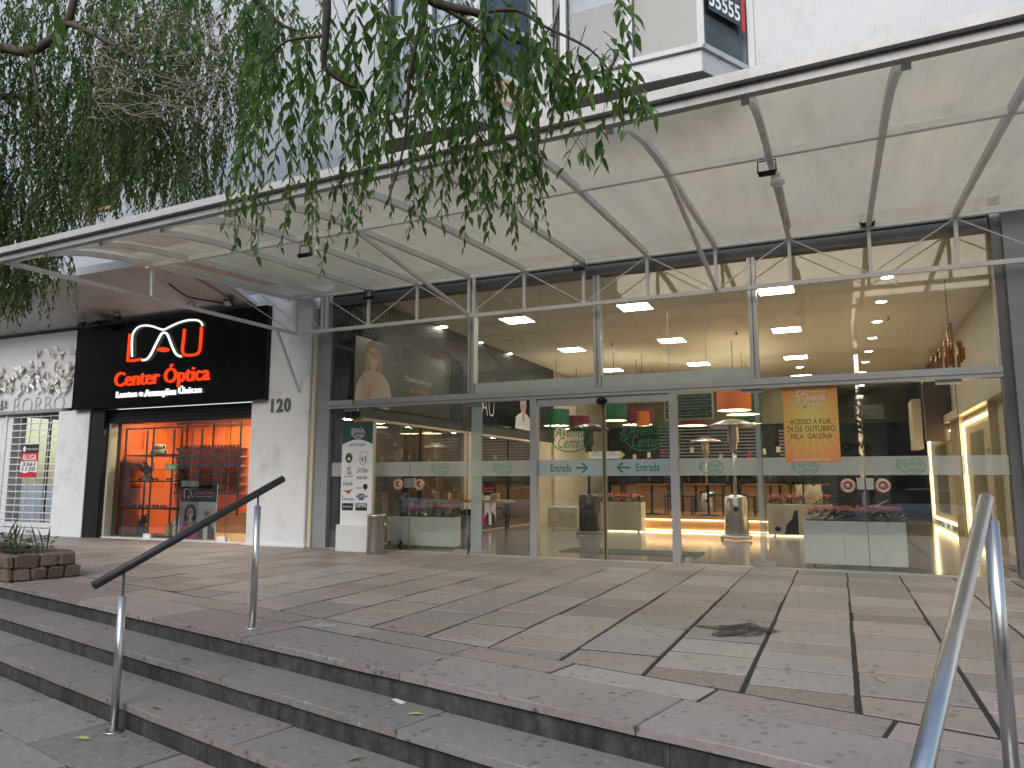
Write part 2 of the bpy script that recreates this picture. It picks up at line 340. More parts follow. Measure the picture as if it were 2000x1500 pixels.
def course(v0,v1,z,s0,s1,lens,name,par,cm='tread_stone'):
    s=s0
    while s<s1:
        L=random.uniform(*lens); e=min(s+L,s1)
        n=7; pts=[tuple(sf(s+.004,v0)[:2]),tuple(sf(e-.004,v0)[:2])][::-1]
        front=[tuple(sf(s+.004+(e-s-.008)*k/n,v1+random.uniform(-.006,.004))[:2]) for k in range(n+1)]
        pl=front+pts; c0=sf((s+e)/2,(v0+v1)/2,0); slab_mb(pl,z,.045,.007).build(name,cm,par,origin=c0); s=e
course(-.525+.012,0,0,-11,10,(1.25,1.75),'coping_slab',steps,'coping_stone')
course(-.02,.355,-.16,-11,9,(1.5,2.2),'tread_slab',steps)
course(.335,.735,-.32,-11,9,(1.5,2.2),'tread_slab',steps)
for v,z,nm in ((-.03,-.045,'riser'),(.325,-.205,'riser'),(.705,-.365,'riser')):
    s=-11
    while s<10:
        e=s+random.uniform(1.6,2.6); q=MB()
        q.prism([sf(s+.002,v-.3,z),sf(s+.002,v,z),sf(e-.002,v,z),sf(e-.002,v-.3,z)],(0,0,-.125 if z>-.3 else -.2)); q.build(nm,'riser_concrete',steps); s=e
sw=struct('sidewalk')
q=MB(); a,b=sf(-30,.72),sf(30,.72)
q.prism([(a.x,a.y,-.49),(-120,a.y,-.49),(-120,-15.4,-.49),(120,-15.4,-.49),(120,b.y,-.49),(b.x,b.y,-.49)],(0,0,-.3)); q.build('bed','mortar',sw)
o=box('kerb','concrete_grey',sw,-120,120,-15.6,-15.4,-.8,-.475)
v=.715; rest=MB(); k=0
while v<3.6:
    h=random.choice((.46,.5)); s=-5-random.uniform(0,.6)
    while s<5:
        L=random.uniform(.75,1.0); p=srect(s+.007,s+L-.007,v+.007,v+h-.007); slab_mb(p,-.48).build('paving_slab','paving_stone',sw,origin=sf(s+L/2,v+h/2)); s+=L
    v+=h
# ---------------------------------------------------------------- the gallery building
B=thing('gallery_building','white mosaic shopping gallery with tall glass front, grey mullions and bay windows above','building',(0,0,0))
ZT=2.367; ZC=4.36
# upper wall with bays
q=MB(); q.box(-24,12,.02,.4,4.62,14); q.build('upper_wall','white_mosaic',B)
q=MB(); q.box(-18.5,-8.05,.02,.35,4.2,4.62); q.build('lintel','wall_white',B)
q=MB(); q.box(-8.05,1.86,.0,.35,4.44,4.62); q.build('lintel','alu_dark',B)
for z0,z1,y in ((4.37,4.44,-.06),(4.28,4.37,-.03),(4.19,4.28,-.055)): box('shutter_box','alu_dark',B,-8.03,1.84,y,.12,z0+.003,z1)
for bi,(xa,xb) in enumerate(((-3.9,-.82),(-7.0,-4.19))):
    by=-.93; fa,fb=xa+.56,xb-.56; z0,z1=6.58,6.89
    bay=MB(); ring=[(xa,.02),(fa,by),(fb,by),(xb,.02)]
    bay.prism([(x_,y_,z0) for x_,y_ in ring],(0,0,z1-z0)); bo=bay.build('bay_window','bay_paint',B)
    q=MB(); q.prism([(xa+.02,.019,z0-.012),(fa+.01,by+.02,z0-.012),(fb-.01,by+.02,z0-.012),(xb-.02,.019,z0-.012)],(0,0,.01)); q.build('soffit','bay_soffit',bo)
    q=MB(); ri=[(xa-.03,.015),(fa-.02,by-.05),(fb+.02,by-.05),(xb+.03,.015)]; q.prism([(x_,y_,z1) for x_,y_ in ri],(0,0,.035)); q.build('sill','bay_paint',bo)
    ht=9.6
    for (p0,p1) in ((ring[0],ring[1]),(ring[1],ring[2]),(ring[2],ring[3])):
        a,b=V((*p0,0)),V((*p1,0)); d=(b-a); n_=2 if d.length>1.5 else 1
        fr=MB()
        for k in range(n_+1) if n_==2 else ((0,) if p0 is ring[0] else (1,)): p=a+d*(k/n_); fr.beam((p.x,p.y,z1+.03),(p.x,p.y,ht),.09,.09)
        for z in (z1+.06,8.3,ht-.03): fr.beam((a.x,a.y,z),(b.x,b.y,z),.05,.06)
        fr.build('window_frame','bay_paint',bo)
        ins=V((-d.y,d.x,0)).normalized()*.03
        for k in range(n_):
            g=MB(); u,w_=a+d*((k+.03)/n_)+ins,a+d*((k+.97)/n_)+ins
            g.add([(u.x,u.y,z1+.08),(w_.x,w_.y,z1+.08),(w_.x,w_.y,ht-.05),(u.x,u.y,ht-.05)],[(0,1,2,3)]); g.build('pane','upper_glass',bo)
    q=MB(); q.prism([(x_,y_,ht) for x_,y_ in ring],(0,0,.5)); q.build('bay_head','bay_paint',bo)
    # lowered blind / pale interior behind the glass
    q=MB(); q.prism([(xa+.13,.0,z1+.05),(fa+.07,by+.11,z1+.05),(fb-.07,by+.11,z1+.05),(xb-.13,.0,z1+.05)],(0,0,1.05)); q.build('low_blind',mat('blind_grey',(.18,.20,.20),.7),bo)
    q=MB(); q.prism([(xa+.13,.005,z1+1.1),(fa+.07,by+.12,z1+1.1),(fb-.07,by+.12,z1+1.1),(xb-.13,.005,z1+1.1)],(0,0,1.7)); q.build('curtain',mat('curtain_pale',(.28,.34,.43),.7),bo)
    if bi==0:
        a,b=V((fb,by,0)),V((xb,.02,0)); d=b-a; nn=V((d.y,-d.x,0)).normalized()
        o0=a+d*.13+nn*.02; f=Fr((o0.x,o0.y,7.52),d*.72,(0,0,.62)); flat('sticker',f,RECT,mat('sticker_dark',(.03,.05,.07),.5),bo,.004)
        f2=f.sub(.02,.86,.1,.5); text('lettering','35555',f2,'white_plain',bo,.008,bold=.02)
        flat('sticker',f.sub(.9,1.0,-.08,1),RECT,mat('sticker_red',(.6,.03,.03),.5),bo,.006)
    if bi==1:
        a,b=V((fb,by,0)),V((xb,.02,0)); d=b-a; nn=V((d.y,-d.x,0)).normalized(); o0=a+d*.12+nn*.02
        f=Fr((o0.x,o0.y,6.97),d*.75,(0,0,.5))
        flat('sign_plate',f,ell(.5,.25,.48,.62,18,0,180)+[(.02,.0),(.98,.0)],mat('sign_tan',(.45,.32,.22),.5),bo,.01)
        flat('sign_plate',f,ell(.42,.75,.5,.3,18),mat('sign_aqua',(.45,.62,.58),.5),bo,.006)
        text('lettering','PERSIWOO',f.sub(.08,.95,.12,.32),'white_plain',bo,.015,bold=.01)
a,b=on(166,420,1,.02),on(232,352,1,.02); wf=MB()
for bb in ((a.x,a.x+.07,a.z,b.z),(b.x-.07,b.x,a.z,b.z),(a.x+.071,b.x-.071,a.z,a.z+.07),(a.x+.071,b.x-.071,b.z-.07,b.z)): wf.box(bb[0],bb[1],-.03,.018,bb[2],bb[3])
wn=wf.build('small_window',mat('window_wood',(.42,.20,.08),.5),B); WO[wn.name]=V((0,0,0)); sheet_pane('pane','black_gloss',wn,a.x+.07,b.x-.07,.0,a.z+.07,b.z-.07)
for px,py,lb in ((394,411,'small blue plate on the white wall above the canopy'),(262,441,'blue crate lying on the wall ledge behind the hanging leaves')):
    P=on(px,py,1,-.05); tag(MB().bbox(P.x-.11,P.x+.11,-.12,.018,P.z-.10,P.z+.10,.01).build('blue_plate',mat('plate_blue',(.03,.16,.5),.4)),lb,'plate')
q=MB(); q.box(-8.05,-7.75,-.02,.02,6.58,6.8); q.build('vent_hole',mat('hole_dark',(.03,.03,.03),.8),B)
# columns and jambs
q=MB(); q.bbox(-9.73,-8.42,-.12,.3,0,4.6,.015); colm=q.build('white_column','wall_white',B)
box('column_skirt','white_plain',B,-9.78,-8.38,-.16,.3,.0,.035)
box('drain_pipe','cream_box',B,-8.40,-8.33,-.07,.0,.0,3.75); box('jamb','grey_stucco',B,-8.33,-8.05,-.02,.3,0,4.44)
q=MB(); q.box(1.97,3.1,-.10,.35,0,4.62); q.build('grey_pillar','grey_stucco',B); box('jamb','alu_dark',B,1.86,1.97,-.03,.15,0,4.44)
box('pillar_cover','white_plain',B,2.32,2.6,-.15,-.10,1.2,4.5)
for k,(z,m_) in enumerate(((1.93,'sticker_red'),(1.86,'white_plain'),(1.80,'sticker_red'))): box('sticker',m_ if m_ in MT else 'white_plain',B,2.03,2.17,-.106,-.1005,z,z+.055)
q=MB(); q.box(3.1,12,-.1,.3,0,4.62); q.build('side_wall','wall_white',B)
q=MB(); q.box(-24,-16.7,-.0,.3,0,4.62); q.build('side_wall','wall_white',B)
text('house_number','120',Fr(on(530,806,1,-.12),((on(568,806,1,-.12)-on(530,806,1,-.12)).x,0,0),(0,0,.25)),mat('number_grey',(.17,.17,.17),.5,.5),B,.0,.02,bold=.03,space=1.15)
# glazing frame
UX=[-8.05,-5.28,-3.18,-.96,1.86]
for x_ in UX[1:4]:
    box('mullion','alu',B,x_-.055,x_+.055,-.05,.1,ZT+.145,4.27); box('mullion_groove','alu_dark',B,x_-.008,x_+.008,-.053,-.049,ZT+.15,4.27)
box('transom','alu',B,-8.05,1.86,-.055,.1,ZT,ZT+.14)
box('transom_lip','alu',B,-8.05,1.86,-.075,-.056,ZT+.05,ZT+.075)
for a,b in zip(UX[1:3],UX[2:4]): box('door_operator',mat('pale_alu',(.55,.62,.60),.4,.3),B,a+.06,b-.06,-.02,.12,ZT+.142,ZT+.30)
for a,b in zip(UX,UX[1:]):
    o=sheet_pane('upper_pane','shop_glass',B,a+.05,b-.05,.032,ZT+.14,4.25)
for x_ in (-4.21,-2.09): box('door_post','alu',B,x_-.05,x_+.05,-.05,.09,0,ZT)
box('threshold',mat('threshold_stone',(.42,.40,.35),.5),B,-8.05,1.86,-.09,.08,-.02,.008)
def pane(x0,x1,z0=.012,z1=ZT-.01,y=.03,name='glass_pane'): return sheet_pane(name,'shop_glass',B,x0+.004,x1-.004,y+.002,z0,z1)
BZ0,BZ1=1.205,1.44
def logo(fr,m,parent,off,wd=.012,name='logo'):
    q=MB(); pts=[]
    for k in range(41):
        t=R(100-360*k/40); pts.append((.54+.44*math.cos(t)*(1.0 if math.sin(t)<0 else 1.02),.45+.45*math.sin(t)-(.14 if 80<math.degrees(t)%360<112 else 0)))
    stroke(fr,pts,wd,off,q); stroke(fr,ell(.10,.40,.075,.10,12)+[(.175,.40)],wd*.9,off,q)
    text('',"5ª",fr.sub(.0,.19,.52,.86),m,parent,off,shear=.3,mb=q); text('','Avenida',fr.sub(.19,.90,.46,.78),m,parent,off+.0005,shear=.35,mb=q); text('','Center',fr.sub(.26,.84,.12,.46),m,parent,off+.0005,shear=.35,mb=q)
    stroke(fr,[(.8,.2),(.88,.14),(.94,.22),(.88,.3)],wd,off,q); return q.build(name,m,parent)
def band(p,x0,x1,m='frosted_band',lg=None):
    q=MB(); q.add([(x0+.006,.026,BZ0),(x1-.006,.026,BZ0),(x1-.006,.026,BZ1),(x0+.006,.026,BZ1)],[(0,1,2,3)]); b=q.build('frosted_band',m,p)
    if lg is not None: logo(Fr((lg-.17,.026,BZ0+.01),(.34,0,0),(0,0,.22)),'pale_green_film',p,.003,.009)
LP=[-8.0,-7.62,-6.42,-5.36]
RP=[-.86,.30,1.37,1.86]
for i,(a,b) in enumerate(zip(LP,LP[1:])): 
    p=pane(a,b); band(p,a,b,lg=(-5.86 if i==2 else (-7.28 if i==1 else None)))
p=pane(-5.10,-4.26); band(p,-5.36,-4.26,lg=-4.75)
for x_ in (-5.34,-5.12):       # glass stiffening fin in front of the third bay
    pass
box('glass_fin','glass_edge',B,-5.30,-5.11,.036,.046,.02,ZT); box('glass_fin','glass_edge',B,-.99,-.93,-.02,.30,.10,ZT)
p=pane(-2.04,-.93); band(p,-2.04,-.93,lg=-1.60)
for i,(a,b) in enumerate(zip([-.93]+RP[1:],RP[1:])): p=pane(a,b); band(p,a,b,lg=(-.40,.82,None)[i])
for x_ in (-7.62,-6.42,-5.36,.30,1.37): box('pane_joint',mat('joint_seal',(.12,.14,.13),.3),B,x_-.004,x_+.004,.024,.040,.02,ZT)
for x_,z in ((-7.62,ZT-.03),(-5.25,ZT-.035),(-1.02,ZT-.03),(1.30,ZT-.03),(-5.2,.03),(-.95,.03),(-5.45,.03)):
    box('patch_fitting','stainless' if z>1 else 'grey_metal',B,x_-.14,x_+.14,.012,.055,z-.02,z+.04)
box('patch_fitting','stainless',B,-1.98,-1.9,.0,.05,.01,.09)
# hinged double doors: round pulls and locks
mat('copper_pull',(.62,.40,.32),.35,.3)
for xc in (-6.42,.30):
    for s_ in (-1,1):
        q=MB(); P=V((xc+s_*.20,.0,1.07)); ring=[P+V((.07*math.cos(R(t)),0,.07*math.sin(R(t)))) for t in range(0,361,20)]
        q.tube(ring,.022,8,False); q.tube([P+V((0,.028,0)),P+V((0,.02,0))],.06,16); q.build('door_pull','copper_pull',B,True)
    for s_ in (0,1): box('lock','stainless',B,xc-.10+s_*.105,xc-.005+s_*.105,.008,.05,1.02,1.17,bev=.006)
# sliding entrance leaves
for i,(a,b) in enumerate(((-4.16,-3.13),(-3.11,-2.14))):
    d=sheet_pane('sliding_door','shop_glass',B,a,b,.052,.015,ZT-.12); WO[d.name]=V((0,0,0))
    q=MB(); xe=b if i==0 else a; q.box(xe-.018,xe+.018,.035,.07,.01,ZT-.12); q.build('edge_rail',mat('brass_edge',(.42,.36,.24),.35,.6),d)
    q=MB(); q.add([(a,.046,BZ0),(b,.046,BZ0),(b,.046,BZ1),(a,.046,BZ1)],[(0,1,2,3)]); q.build('door_band','blue_band',d)
    lx=a+.08 if i==0 else b-.92
    logo(Fr((a+.14 if i==0 else a+.22,.046,1.56),(.70,0,0),(0,0,.48)),'green_film',d,.002,.016)
    q=MB(); tx=(a+.20,a+.53) if i==0 else (a+.46,a+.80)
    text('','Entrada',Fr((tx[0],.046,BZ0+.06),(tx[1]-tx[0],0,0),(0,0,.115)),'green_film',d,.003,bold=.015,mb=q)
    ax=(a+.60,a+.78) if i==0 else (a+.37,a+.18); sgn=1 if i==0 else -1; F=Fr((0,.046,0),(1,0,0),(0,0,1)); zc=(BZ0+BZ1)/2
    stroke(F,[(ax[0],zc),(ax[1]-.02*sgn,zc)],.028,.003,q); stroke(F,[(ax[1]-.085*sgn,zc+.07),(ax[1],zc),(ax[1]-.085*sgn,zc-.07)],.03,.0035,q); q.build('lettering','green_film',d)
    x0,x1=(b-.30,b-.01) if i==0 else (a+.01,a+.30); 
    st=MB(); tip=[(x0,1.505),(x0+.06,1.45),(x1,1.45),(x1,1.56),(x0+.06,1.56)] if i==0 else [(x1,1.505),(x1-.06,1.56),(x0,1.56),(x0,1.45),(x1-.06,1.45)]
    st.k=0; st.add([(u,.0455,z) for u,z in tip],[tuple(range(5))]); bx=(x0+.075,x1) if i==0 else (x0,x1-.075)
    st.k=1; st.add([(bx[0],.0445,1.455),(bx[1],.0445,1.455),(bx[1],.0445,1.555),(bx[0],.0445,1.555)],[(0,1,2,3)])
    so_=st.build('door_sticker',[mat('sticker_yellow',(.75,.62,.12),.5),'white_plain'],d)
    q=MB(); f=Fr((bx[0]+.03,.044,1.5),(bx[1]-bx[0]-.05,0,0),(0,0,.02)); text('','AUTOMÁTICA',f,'ink',d,.001,mb=q); text('','PORTA',f.sub(.25,.75,1.5,2.5),'ink',d,.001,mb=q); q.build('lettering','ink',so_)
box('door_header','alu',B,-4.16,-2.14,-.02,.085,ZT-.11,ZT-.003)
q=MB(); q.ball((-3.12,-.05,ZT-.075),.085,.06,.055,14,8); q.build('motion_sensor','black_gloss',B,True); box('sensor_plate','alu',B,-3.28,-2.95,-.03,-.021,ZT-.10,ZT-.03)
# poster on the glass
def sunray():
    b=NB('sunburst_print'); tc=b.n('TexCoord'); sp=b.n('SeparateXYZ'); b.l(tc.outputs['Object'],sp.inputs[0])
    dx=sp.outputs['X']; dz=b.math('SUBTRACT',sp.outputs['Z'],.05)
    an=b.math('ARCTAN2',dz,dx); st=b.math('SINE',b.math('MULTIPLY',an,26)); r=b.math('SQRT',b.math('ADD',b.math('MULTIPLY',dx,dx),b.math('MULTIPLY',dz,dz)))
    c=b.mix(b.ramp(r,.12,.75),(.88,.72,.20),(.80,.13,.08)); c=b.mix(b.math('MULTIPLY',b.math('ADD',b.math('MULTIPLY',st,.5),.5),b.math('MINIMUM',b.math('MULTIPLY',r,1.2),.5)),c,(.82,.32,.07))
    b.bsdf(c,.5); MT['sunburst_print']=b.m
sunray()
pl,pr_=on(1527,757,1,0).x,on(1634,752,1,0).x; PZ0,PZ1=on(1590,902,1,0).z,on(1580,755,1,0).z
po=thing('entrance_poster','orange and yellow sunburst poster taped on the glass, announcing access to another street','poster',((pl+pr_)/2,.02,(PZ0+PZ1)/2))
f=Fr((pl,.020,PZ0),(pr_-pl,0,0),(0,0,PZ1-PZ0)); q=MB(); q.box(pl,pr_,.019,.0225,PZ0,PZ1); q.build('sheet','sunburst_print',po)
q=MB(); mat('ink_brown',(.05,.035,.015),.5)
text('','ACESSO À RUA',f.sub(.12,.86,.50,.59),'ink_brown',po,.003,mb=q); text('','24 DE OUTUBRO',f.sub(.06,.93,.40,.475),'ink_brown',po,.003,mb=q); text('','PELA  GALERIA',f.sub(.12,.87,.305,.375),'ink_brown',po,.003,mb=q); q.build('lettering','ink_brown',po)
q=MB(); text('','www.5avenidacenter.com',f.sub(.13,.82,.02,.05),'white_plain',po,.003,mb=q); text('','5ª',f.sub(.22,.42,.78,.96),'white_plain',po,.003,shear=.25,mb=q); text('','Avenida',f.sub(.40,.78,.81,.91),'white_plain',po,.0035,shear=.3,mb=q); text('','Center',f.sub(.38,.72,.72,.81),'white_plain',po,.003,shear=.3,mb=q)
stroke(f,[(.45,.95),(.52,.93),(.6,.93),(.72,.94),(.78,.93),(.79,.91)],.012,.003,q); stroke(f,[(.2,.80),(.27,.81),(.33,.77),(.4,.73),(.46,.72)],.012,.003,q); q.build('lettering','white_plain',po)
# ---------------------------------------------------------------- canopy
C=thing('glass_canopy','long translucent cream canopy on white steel ribs, curving down over the plaza','canopy',(-3,-.3,4.3))
RX=[-8.75]+[-1.39+.95*i for i in range(-7,7)]
def cy(X,y): return -.3+(y+.3)*(1+(X+8.6)*.0088)
PROF=[(-.18,4.385),(-.3,4.38),(-1.2,4.33),(-2.2,4.265),(-3.2,4.20),(-3.7,4.155),(-4.15,4.09),(-4.5,4.0),(-4.8,3.89),(-5.02,3.78),(-5.16,3.68)]
def rib(x,w=.055,h=.07):
    q=MB(); n=len(PROF); vs=[]
    for i,(y,z) in enumerate(PROF):
        a=PROF[max(i-1,0)]; b=PROF[min(i+1,n-1)]; d=V((0,b[0]-a[0],b[1]-a[1])).normalized(); nr=V((0,-d.z,d.y)); nr=nr if nr.z<0 else -nr
        p=V((x,cy(x,y),z)); vs+=[p+V((-w/2,0,0)),p+V((w/2,0,0)),p+V((w/2,0,0))+nr*h,p+V((-w/2,0,0))+nr*h]
    fs=[(i*4+k,i*4+(k+1)%4,i*4+4+(k+1)%4,i*4+4+k) for i in range(n-1) for k in range(4)]+[(3,2,1,0),(n*4-4,n*4-3,n*4-2,n*4-1)]
    return q.add(vs,fs).build('rib','white_metal',C)
for x_ in RX: rib(x_)
mat('red_stain_poly',(.75,.5,.42),.4)
for a,b in zip(RX,RX[1:]):
    for k,(i0,i1) in enumerate(((0,4),(4,10))):
        q=MB(); top=[];bot=[]
        for i in range(i0,i1+1):
            y,z=PROF[i]; top.append([V((x_,cy(x_,y),z+.012)) for x_ in (a+.002,b-.002)]); bot.append([V((x_,cy(x_,y),z+.004)) for x_ in (a+.002,b-.002)])
        q.sheet(top); q.build('panel','polycarbonate',C,True)
xe=RX[-1]
def along(y,z,w,h,name,m='white_metal',x0=RX[0]-.1,x1=xe+.1):
    q=MB(); q.beam((x0,cy(x0,y),z),(x1,cy(x1,y),z),w,h); return q.build(name,m,C)
along(-3.2,4.158,.05,.07,'purlin'); along(-5.19,3.715,.07,.13,'edge_beam','grey_metal'); along(-5.25,3.755,.05,.07,'edge_gutter',mat('gutter_grey',(.46,.45,.44),.5,.1,.1,5,.1,grime=.4))
along(-.3,4.335,.05,.05,'upper_chord'); along(-.3,3.70,.05,.055,'lower_chord',x0=-8.62); along(-.2,4.40,.08,.05,'flashing','grey_metal')
for i,x_ in enumerate(RX):
    if x_>-8.5: 
        w_=.042
        q=MB(); q.beam((x_,-.3,3.72),(x_,-.3,4.32),w_,w_); q.build('truss_post','white_metal',C)
        if abs(x_+5.19)<.05 or abs(x_+8.04)<.05: q=MB(); q.beam((x_+.09,-.3,3.72),(x_+.09,-.3,4.32),w_,w_); q.build('truss_post','white_metal',C)
for i,(a,b) in enumerate(zip(RX[1:],RX[2:])):
    q=MB(); z0,z1=(4.31,3.72) if i%2==0 else (3.72,4.31); q.tube([(a,-.3,z0),(b,-.3,z1)],.0085,6); q.build('tie_rod','white_metal',C)
for x_ in (-5.19,-1.39): q=MB(); q.beam((x_,cy(x_,-3.2),4.13),(x_,-.3,3.72),.045,.045); q.build('strut','white_metal',C)
q=MB(); q.beam((-8.62,-.3,3.70),(-8.70,-3.2,3.67),.05,.05); q.beam((-8.70,-3.2,3.67),(-8.76,-5.17,3.655),.05,.05); q.build('side_chord','white_metal',C)
q=MB(); q.beam((-8.70,-3.2,3.67),(-8.74,-3.2,4.14),.04,.04); q.build('side_post','white_metal',C)
q=MB(); q.beam((-8.63,-.75,3.66),(-8.63,-.13,2.68),.035,.035); q.build('strut','white_metal',C)
for a,b in (((-8.74,-2.0,4.2),(-8.63,-.45,3.74)),((-8.74,-1.2,4.28),(-8.63,-.32,3.9)),((-8.62,-.3,4.3),(-8.1,-.3,3.74))): q=MB(); q.tube([a,b],.008,6); q.build('tie_rod','white_metal',C)
q=MB(); q.beam((-8.62,-.3,3.7),(-8.62,-.3,4.33),.05,.05); q.build('truss_post','white_metal',C)
# vinyl stain on two end panels stays: reddish old lettering film lying on the sheet
def film_patch(x0,x1,i0,i1):
    q=MB(); q.sheet([[V((x_,cy(x_,PROF[i][0]),PROF[i][1]+.002)) for x_ in (x0,x1)] for i in range(i0,i1+1)]); q.build('faded_film',film('faded_red_film',(.62,.22,.12),.42) if 'faded_red_film' not in MT else 'faded_red_film',C)
film_patch(-8.5,-8.1,2,4); film_patch(-8.55,-8.05,5,7); film_patch(-7.95,-7.4,5,7)
q=MB(); q.tube([(-.40,-1.0,4.24),(-.40,-3.0,4.13)],.03,8); q.build('conduit','white_metal',C,True)
q=MB(); q.lathe((-.40,-2.95,4.02),[(.05,.0),(.07,.02),(.07,.05),(.04,.07),(.04,.1)],14); q.build('sensor','white_plain',C,True)
def flood(P,label,aim=(0,.4,-1),sz=.15):
    P=V(P); t=thing('floodlight',label,'floodlight',P,'floodlights under the canopy and awning'); d=V(aim).normalized(); sx=d.cross(V((0,0,1))).normalized(); uz=sx.cross(d)
    q=MB(); c=P-V((0,0,.13)); q.beam(c-d*.02,c+d*.03,sz,sz*.75,uz); q.build('housing','black_metal',t)
    q=MB(); q.beam(c+d*.0305,c+d*.034,sz*.86,sz*.6,uz); q.build('lens',mat('lamp_lens',(.55,.56,.55),.2),t)
    q=MB(); e=sz*.55; q.tube([c-sx*e,c-sx*e+V((0,0,.12)),c+sx*e+V((0,0,.12)),c+sx*e],.008,5); q.build('bracket','black_metal',t)
for px,py,ax,vv,lb in ((596,478,1,-3.16,'black floodlight hanging from the canopy purlin near its left end'),(720,566,1,-.38,'black floodlight on the truss above the left glass door'),(1131,508,1,-.38,'black floodlight on the truss above the sliding doors'),(1497,312,1,-3.25,'black floodlight on the purlin beside the white sensor'),(1693,418,1,-.38,'black floodlight on the truss near the right pillar')):
    flood(on(px,py,ax,vv),lb)
P=on(624,480,1,-3.2); t=thing('security_camera','small white dome camera hanging from the canopy purlin','camera',P)
q=MB(); q.box(P.x-.05,P.x+.05,P.y-.05,P.y+.05,P.z-.06,P.z+.04); q.build('mount','white_plain',t); q=MB(); q.ball((P.x,P.y,P.z-.11),.06,.06,.055,12,8); q.build('dome','white_plain',t,True)
# ---------------------------------------------------------------- optical shop on the left
def hue(name,c,r=.5): return mat(name,c,r,0,.05)
O=thing('optical_shop','optical shop with glossy black sign box, orange interior and glass front','shop',(-11.6,0,0))
SY=-.25; SX0,SX1=-14.45,-9.33; SZ0,SZ1=2.58,4.30
q=MB(); n=14
for side in (0,1):
    pass
gr=[[V((SX0+(SX1-SX0)*i/26,SY+.0025*math.sin(i*.5+j*.5)+random.uniform(-.0012,.0012),SZ0+(SZ1-SZ0)*j/8)) for i in range(27)] for j in range(9)]
q.sheet(gr); q.box(SX0,SX1,SY+.012,.0,SZ0,SZ1); sb=q.build('sign_box','black_gloss',O,False)
red=glow('neon_red',(1.0,.06,.012),.66); wht=glow('neon_white',(1,.97,.92),.75)
sg=lambda x,y:on(x,y,1,SY-.035)
def neon(pts,r,m,name): 
    q=MB(); q.tube([sg(x/2.678,540+y/2.678) for x,y in pts],r,8); return q.build(name,m,sb,True)
def smooth(pts,k=4):
    out=[]
    for i in range(len(pts)-1):
        p0=pts[max(i-1,0)];p1=pts[i];p2=pts[i+1];p3=pts[min(i+2,len(pts)-1)]
        for t in [j/k for j in range(k)]:
            out.append(tuple(.5*((2*p1[a])+(-p0[a]+p2[a])*t+(2*p0[a]-5*p1[a]+4*p2[a]-p3[a])*t*t+(-p0[a]+3*p1[a]-3*p2[a]+p3[a])*t**3) for a in range(len(p1))))
    return out+[tuple(pts[-1])]
neon([(680,300),(674,370),(668,440)],.028,red,'letter_l'); neon([(666,440),(700,440),(740,432)],.028,red,'letter_l')
neon(smooth([(691,420),(690,350),(696,298),(725,264),(765,256),(805,263),(840,276),(862,276),(890,262),(940,240),(990,228),(1035,230),(1055,245),(1058,258)]),.019,wht,'glasses_outline')
neon(smooth([(745,438),(768,432),(790,405),(820,345),(845,300),(860,294),(876,305),(900,365),(918,402),(935,415),(948,418)]),.022,wht,'letter_a')
neon(smooth([(965,275),(960,330),(954,385),(966,408),(995,412),(1030,405),(1045,382),(1050,330),(1054,265)]),.028,red,'letter_u')
q=MB(); q.prism([sg((850+30*math.cos(t/16*6.283))/2.678,540+(382-12*math.sin(t/16*6.283))/2.678) for t in range(16)],(0,.04,0)); q.build('letter_dot',red,sb)
def sgt(s,x0,x1,zb,zt,m,bold,name='lettering'):
    a,b=on(x0,760,1,SY).x,on(x1,745,1,SY).x; text(name,s,Fr((a,SY-.012,zb),(b-a,0,0),(0,0,zt-zb)),m,sb,.0,.04,bold=bold)
sgt('Center Óptica',226,411,on(350,756,1,SY).z,on(331,712,1,SY).z,red,.005); zb=on(320,776,1,SY).z; h_=on(330,756,1,SY).z-zb
for w_,x0,x1,v0,v1 in (('Lentes',231.5,271.5,.22,.86),('e',276,283,.22,.66),('Armações',286,347,.0,.86),('Únicas',352,397,.22,1.0)): sgt(w_,x0,x1,zb+h_*v0,zb+h_*v1,wht,.004)
q=MB(); q.box(-14.98,-14.02,-.14,.25,0,2.578); q.build('white_pier','wall_white',O)
box('black_jamb','black_metal',O,-14.02,-13.60,-.12,.3,0,2.575); box('black_jamb','black_metal',O,-13.60,-9.735,.05,.3,2.29,2.575)
for k in range(4): box('shutter_slat','black_metal',O,-13.59,-9.74,-.02+.006*(k%2),.06,2.30+k*.068,2.362+k*.068)
box('jamb_trim','cream_box',O,-13.60,-13.54,.0,.16,.0,2.29); box('threshold','white_plain',O,-13.6,-9.74,-.02,.2,-.018,.02)
for a,b in ((-13.53,-12.45),(-12.45,-11.40),(-11.40,-10.45),(-10.45,-9.74)):
    p=sheet_pane('glass_pane','shop_glass',O,a+.004,b-.004,.132,.02,2.28); box('pane_joint','joint_seal',O,b-.004,b+.004,.125,.139,.02,2.28)
for x_ in (-12.45,-10.52): box('patch_fitting','white_plain',O,x_-.1,x_+.1,.10,.16,.02,.10)
for k in (0,1): box('lock','stainless',O,-11.60+k*.21,-11.42+k*.21,.10,.16,1.02,1.13)
